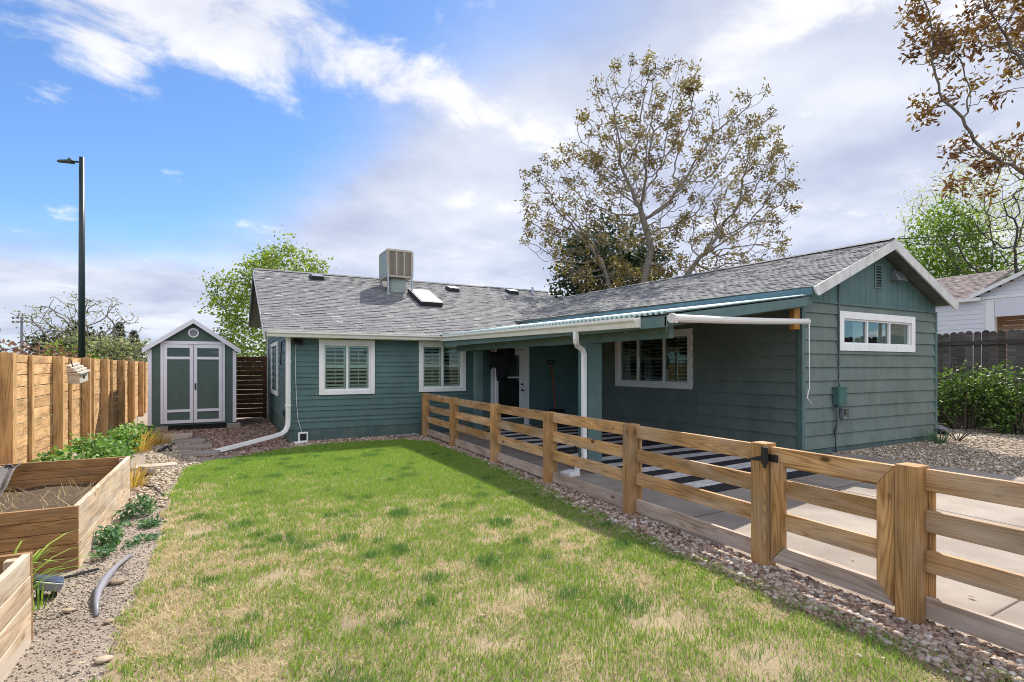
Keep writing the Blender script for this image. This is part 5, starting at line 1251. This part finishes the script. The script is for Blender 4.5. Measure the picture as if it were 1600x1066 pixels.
# cross gable to the right
mb = MB(); gp0, gpk, gp1 = (24.0, 9.1), (24.0, 5.6), (24.0, 2.1); zg, zk = 4.16, 5.75
z = zg
while z < zk - .05:
    hw = 3.4 * (1 - (z - zg) / (zk - zg)); mb.box(F((24, 5.6, 0), (0, -1, 0), (-1, 0, 0)), -hw, hw, -.05, .012, z, z + .145); z += .15
mb.build('gable', 'vinyl', nh)
for s in (-1, 1):
    a = V((23.75, 5.6 - s * 3.55, zg + .02)); b = V((23.75, 5.6, zk + .08)); mb = MB(); bk = V((5, 0, 0)); mb.hexa([a, b, a + bk, b + bk, a + UP * .06, b + UP * .06, a + bk + UP * .06, b + bk + UP * .06]); mb.build('roof', 'purpleshingle', nh)
    mb = MB(); mb.prism([a + UP * .06, b + UP * .06, b - UP * .08, a - UP * .08], (-.03, 0, 0)); mb.build('barge_board', 'white', nh)
    mb = MB(); mb.hexa([a + bk * i + V((0, s * -.035 * j, -.10 + .18 * k)) for k in (0, 1) for j in (0, 1) for i in (0, 1)]); mb.build('fascia', 'white', nh)

# ---- trees
# 1: big half-leafed tree behind the wing
c = np.array([17.2, 18.0, 10.0])
att = np.vstack([ell(1150, (16.6, 18.4, 11.2), (3.4, 3.6, 4.3), .42), ell(640, (13.6, 20.0, 8.6), (2.4, 2.6, 3.0), .42), ell(860, (20.2, 16.5, 8.9), (3.0, 2.8, 4.2), .42), ell(560, (17.0, 18.0, 6.2), (4.8, 3.4, 1.9), .6), ell(180, (21.0, 16.0, 12.3), (1.4, 1.6, 2.2), .5)])
tree('shade_tree', 'large spreading tree with sparse rust coloured leaf clusters behind the wing roof', 'tree', (16, 18.6, 0),
     [[(15.5, 18.9, 0), (15.45, 18.95, 4.5), (14.9, 19.2, 6.4)], [(16.4, 18.4, 0), (16.5, 18.4, 4.8), (16.9, 18.2, 7.0), (16.5, 18.4, 8.6)], [(17.1, 18.0, 0), (17.5, 17.8, 4.6), (18.8, 17.1, 6.6)]],
     att, .28, 2.6, .42, .0115, 'barkpale', 'leaf_rust', .165, 44, .125, None, .36, 0, 2.25, cluster=True, rmax=.24, skip=.27)
# 2: dense evergreen behind it
att = np.vstack([ell(620, (19.8, 24.4, 5.8), (4.2, 3.2, 4.6), .5)])
tree('evergreen_tree', 'dense dark evergreen tree partly hidden behind the rust leafed tree', 'tree', (20, 24.3, 0), [[(20, 24.3, 0), (20, 24.3, 5)]], att, .5, 3., .7, .02, 'barkdark', 'leaf_dark', .26, 62, .32, None, .5, 2.6)
# 3: spring green tree behind the shed
att = np.vstack([ell(300, (2.9, 32.6, 6.9), (2.6, 2.4, 1.6), .45), ell(260, (.75, 33.6, 5.2), (1.9, 2.2, 1.9), .5), ell(220, (1.6, 33.0, 2.8), (2.2, 2.4, 1.6), .5), ell(40, (2.9, 32.5, 8.3), (.5, .5, .7), .5)])
tree('broadleaf_tree', 'bright spring green tree behind the shed and the left end of the roof', 'tree', (2.2, 33, 0), [[(2.2, 33, 0), (2.2, 33, 2.2), (2.4, 33, 4.2)]], att, .4, 2.6, .6, .014, 'bark', 'leaf_spring', .19, 40, .24, None, .55, 2.2, skip=.16)
# 4: bright green tree on the right
att = np.vstack([ell(560, (42.8, 18.0, 8.6), (2.4, 2.6, 4.6), .5), ell(200, (44.0, 15.8, 6.6), (2.6, 2.2, 2.4), .5)])
tree('broadleaf_tree', 'bright green leafy tree above the neighbour roof beside the gable tip', 'tree', (43, 17.7, 0), [[(43, 17.7, 0), (43, 17.7, 5)]], att, .5, 3., .75, .016, 'barkdark', 'leaf_green', .25, 38, .36, None, .6, 2.4, skip=.1)
# 5: pale willow behind
att = np.vstack([ell(900, (50, 17.8, 11.5), (6.0, 6.6, 6.4), .45)])
tree('willow_tree', 'tall pale green thinly leafed willow behind the bright green tree', 'tree', (50, 17.5, 0), [[(50, 17.5, 0), (50, 17.5, 6), (49, 18, 8)]], att, .6, 4., .8, .018, 'bark', 'leaf_pale', .2, 20, .45, None, .4, 2.4, skip=.2)
# 6: bare dark branching tree at the right edge
att = np.vstack([ell(260, (38.6, 12.8, 8.2), (4.0, 4.4, 3.6), .5)])
tree('bare_tree', 'almost bare dark branched tree above the neighbour roof at the right edge', 'tree', (39.6, 12.2, 0), [[(39.6, 12.2, 0), (39.5, 12.3, 4.6), (39.2, 12.6, 6)]], att, .5, 4., .8, .022, 'barkdark', 'leaf_pale', .16, 3, .3, None, .5, 1.6, skip=.4)
# 7: near tree outside the right edge: its branches reach into the picture
def lump(n, x, y, z, r, rz): return ell(n, (x, y, z), (r, r, rz), .5)
att = np.vstack([lump(150, 13.6, 4.7, 8.5, 1.0, .6), lump(80, 12.5, 5.25, 8.1, .75, .6), lump(70, 12.2, 5.35, 6.75, .35, .25), lump(40, 12.9, 5.0, 7.1, .5, .35), lump(80, 13.3, 4.8, 5.45, .75, .4), lump(40, 12.75, 5.05, 5.85, .35, .3), lump(70, 14.3, 4.4, 6.1, .8, .4), lump(160, 15.4, 4.2, 8.6, 1.4, 1.4), lump(120, 17, 3.2, 8.8, 2, 2), lump(40, 12.2, 5.4, 8.75, .4, .3), lump(50, 13.0, 5.0, 9.2, .6, .4)])
tree('shade_tree', 'near tree at the upper right edge whose reddish leafed branches hang into view', 'tree', (17.0, 3.6, 0), [[(17, 3.6, 0), (16.8, 3.7, 3.6), (16.2, 3.9, 5.6)], [(16.8, 3.7, 3.4), (15.6, 4.0, 4.7), (14.6, 4.3, 5.2)]], att, .17, 2.2, .24, .007, 'bark', 'leaf_red', .125, 62, .10, None, .36, 0, 2.3, cluster=True, rmax=.2, skip=.32)
# 8: left background
att = np.vstack([ell(700, (-7.5, 40.4, 4.0), (3.2, 2.8, 2.2), .35, 2.6)])
tree('bare_tree', 'pale vase shaped tree with nearly bare twigs behind the street lamp', 'tree', (-7.5, 40.4, 0), [[(-7.5, 40.4, 0), (-7.5, 40.4, 1.6)]], att, .32, 2.6, .42, .017, 'barkpale', 'leaf_sage', .13, 4, .14, None, .6, 1.6, skip=.3)
def shrub(lb, c, rad, n, leaf, size, per, spread, bark='bark', name='shrub', cat='shrub', step=.3):
    att = ell(n, c, rad, .5, .2)
    return tree(name, lb, cat, (c[0], c[1], 0), [[(c[0], c[1], 0), (c[0], c[1], max(.5, c[2] - rad[2] * .6))]], att, step, 2.5, .42, .01, bark, leaf, size, per, spread, 'shrubs beyond the left fence' if cat == 'shrub' else None, .6, 2.2)
shrub('reddish purple plum shrub showing over the fence at the far left', (-7.3, 29.0, 1.75), (1.7, 1.2, 1.05), 260, 'leaf_maroon', .17, 16, .16, 'barkdark')
shrub('reddish purple plum shrub between the far left one and the lamp pole', (-6.0, 29.6, 1.5), (1.2, 1.2, .95), 180, 'leaf_maroon', .17, 16, .16, 'barkdark')
shrub('yellow green shrub just left of the lamp pole', (-6.6, 33, 1.7), (1.5, 1.2, 1.1), 200, 'leaf_spring', .18, 22, .18)
shrub('low bright green shrub at the left picture edge', (-8.2, 26.5, 1.2), (.9, 1, .95), 140, 'leaf_green', .18, 22, .18)
shrub('sage coloured blossoming shrub right behind the lamp pole', (-6.4, 34.5, 1.9), (1.7, 1.4, 1.5), 320, 'leaf_sage', .19, 26, .2)
shrub('large sage green shrub left of the shed roof', (-4.9, 35.5, 1.9), (1.5, 1.4, 1.5), 320, 'leaf_sage', .19, 26, .2)
shrub('dark green rounded shrub behind the bare twiggy tree', (-8.2, 42.5, 2.0), (2.2, 1.5, 2.0), 260, 'leaf_dark', .28, 40, .3)
shrub('brownish hedge along the street beyond the fence', (-4.4, 30, 1.1), (1.6, .8, 1.0), 220, 'leaf_maroon', .16, 16, .16)
def conifer(lb, x, y, h, rad, mat='needle'):
    root = thing('conifer', lb, 'conifer', (x, y, 0), 'conifers in the left distance'); mb = MB(); mb.tube([(x, y, 0), (x, y, h * .97)], lambda u: .03 * h * (1.02 - u) * .6, 7); mb.build('trunk', 'barkdark', root)
    P = []; 
    for k in range(int(26 * h / 5)):
        z = h * (.08 + .9 * (k / (26 * h / 5)) ** .85); rr = rad * (1 - z / h) * random.uniform(.75, 1.1) + .06
        for j in range(9):
            a = random.uniform(0, 6.283); m = 34; u = RNG.random(m) ** .7; w_ = .16 * (1 - u) * rr + .06
            P.append(np.stack([x + np.cos(a) * rr * u - np.sin(a) * w_ * RNG.normal(size=m), y + np.sin(a) * rr * u + np.cos(a) * w_ * RNG.normal(size=m), z - .25 * rr * u + .05 * RNG.normal(size=m)], 1))
    P = np.vstack(P); v, f = leaf_quads(P, 1.0, .16 * h / 5, .3); np_mesh('crown', v, f, RNG.random(len(f)), None, mat, root)
conifer('blue green conifer against the sky beside the shed roof', -6.7, 54.7, 4.95, 1.9); conifer('dark conifer left of the one by the shed roof', -8.3, 58.9, 5.9, 2.0); conifer('spruce cut by the left picture edge', -10.3, 34.9, 4.9, 1.6); conifer('dark conifer hidden behind the bare twiggy tree', -9.9, 52, 5.3, 2.2)
# ---- hedge and small plants by the right boundary
for k, (y, x, h, r, n) in enumerate([(7.9, 16.8, 1.25, .75, 1700), (6.7, 17.0, 1.4, .8, 2000), (5.5, 17.0, 1.45, .8, 2000), (4.3, 17.0, 1.3, .8, 1500)]):
    bushy('vine_shrub', ['leafy vine shrub just right of the gable corner', 'leafy vine shrub in the middle of the grey picket fence', 'tallest bright leafy vine shrub by the grey picket fence', 'leafy vine shrub at the right picture edge'][k], 'shrub', (x, y, 0), int(n * 1.7), (r, r), h, .085, 'leaf_vine', 'vine shrubs along the grey fence', 90, 'bark', .65, 22)
r_ = thing('bunch_grass', 'small dark green bunch grass at the right corner of the gable wall', 'plant', (13.5, 5.75, 0)); blades('leaf_blades', 13.5, 5.75, 0, 60, .35, .42, .022, 'leaf_weed', r_, .3)
r_ = thing('bare_twig_shrub', 'low leafless twiggy shrub on the right gravel', 'shrub', (14.2, 5.7, 0)); mb = MB()
for k in range(16):
    a = random.uniform(0, 6.28); L_ = random.uniform(.3, .7); p = V((14.2, 5.7, 0)); mb.tube([p, p + V((math.cos(a) * L_ * .5, math.sin(a) * L_ * .5, L_ * .5)), p + V((math.cos(a) * L_, math.sin(a) * L_, L_ * .45))], .007, 5)
mb.build('twig', 'barkdark', r_, weld=False)
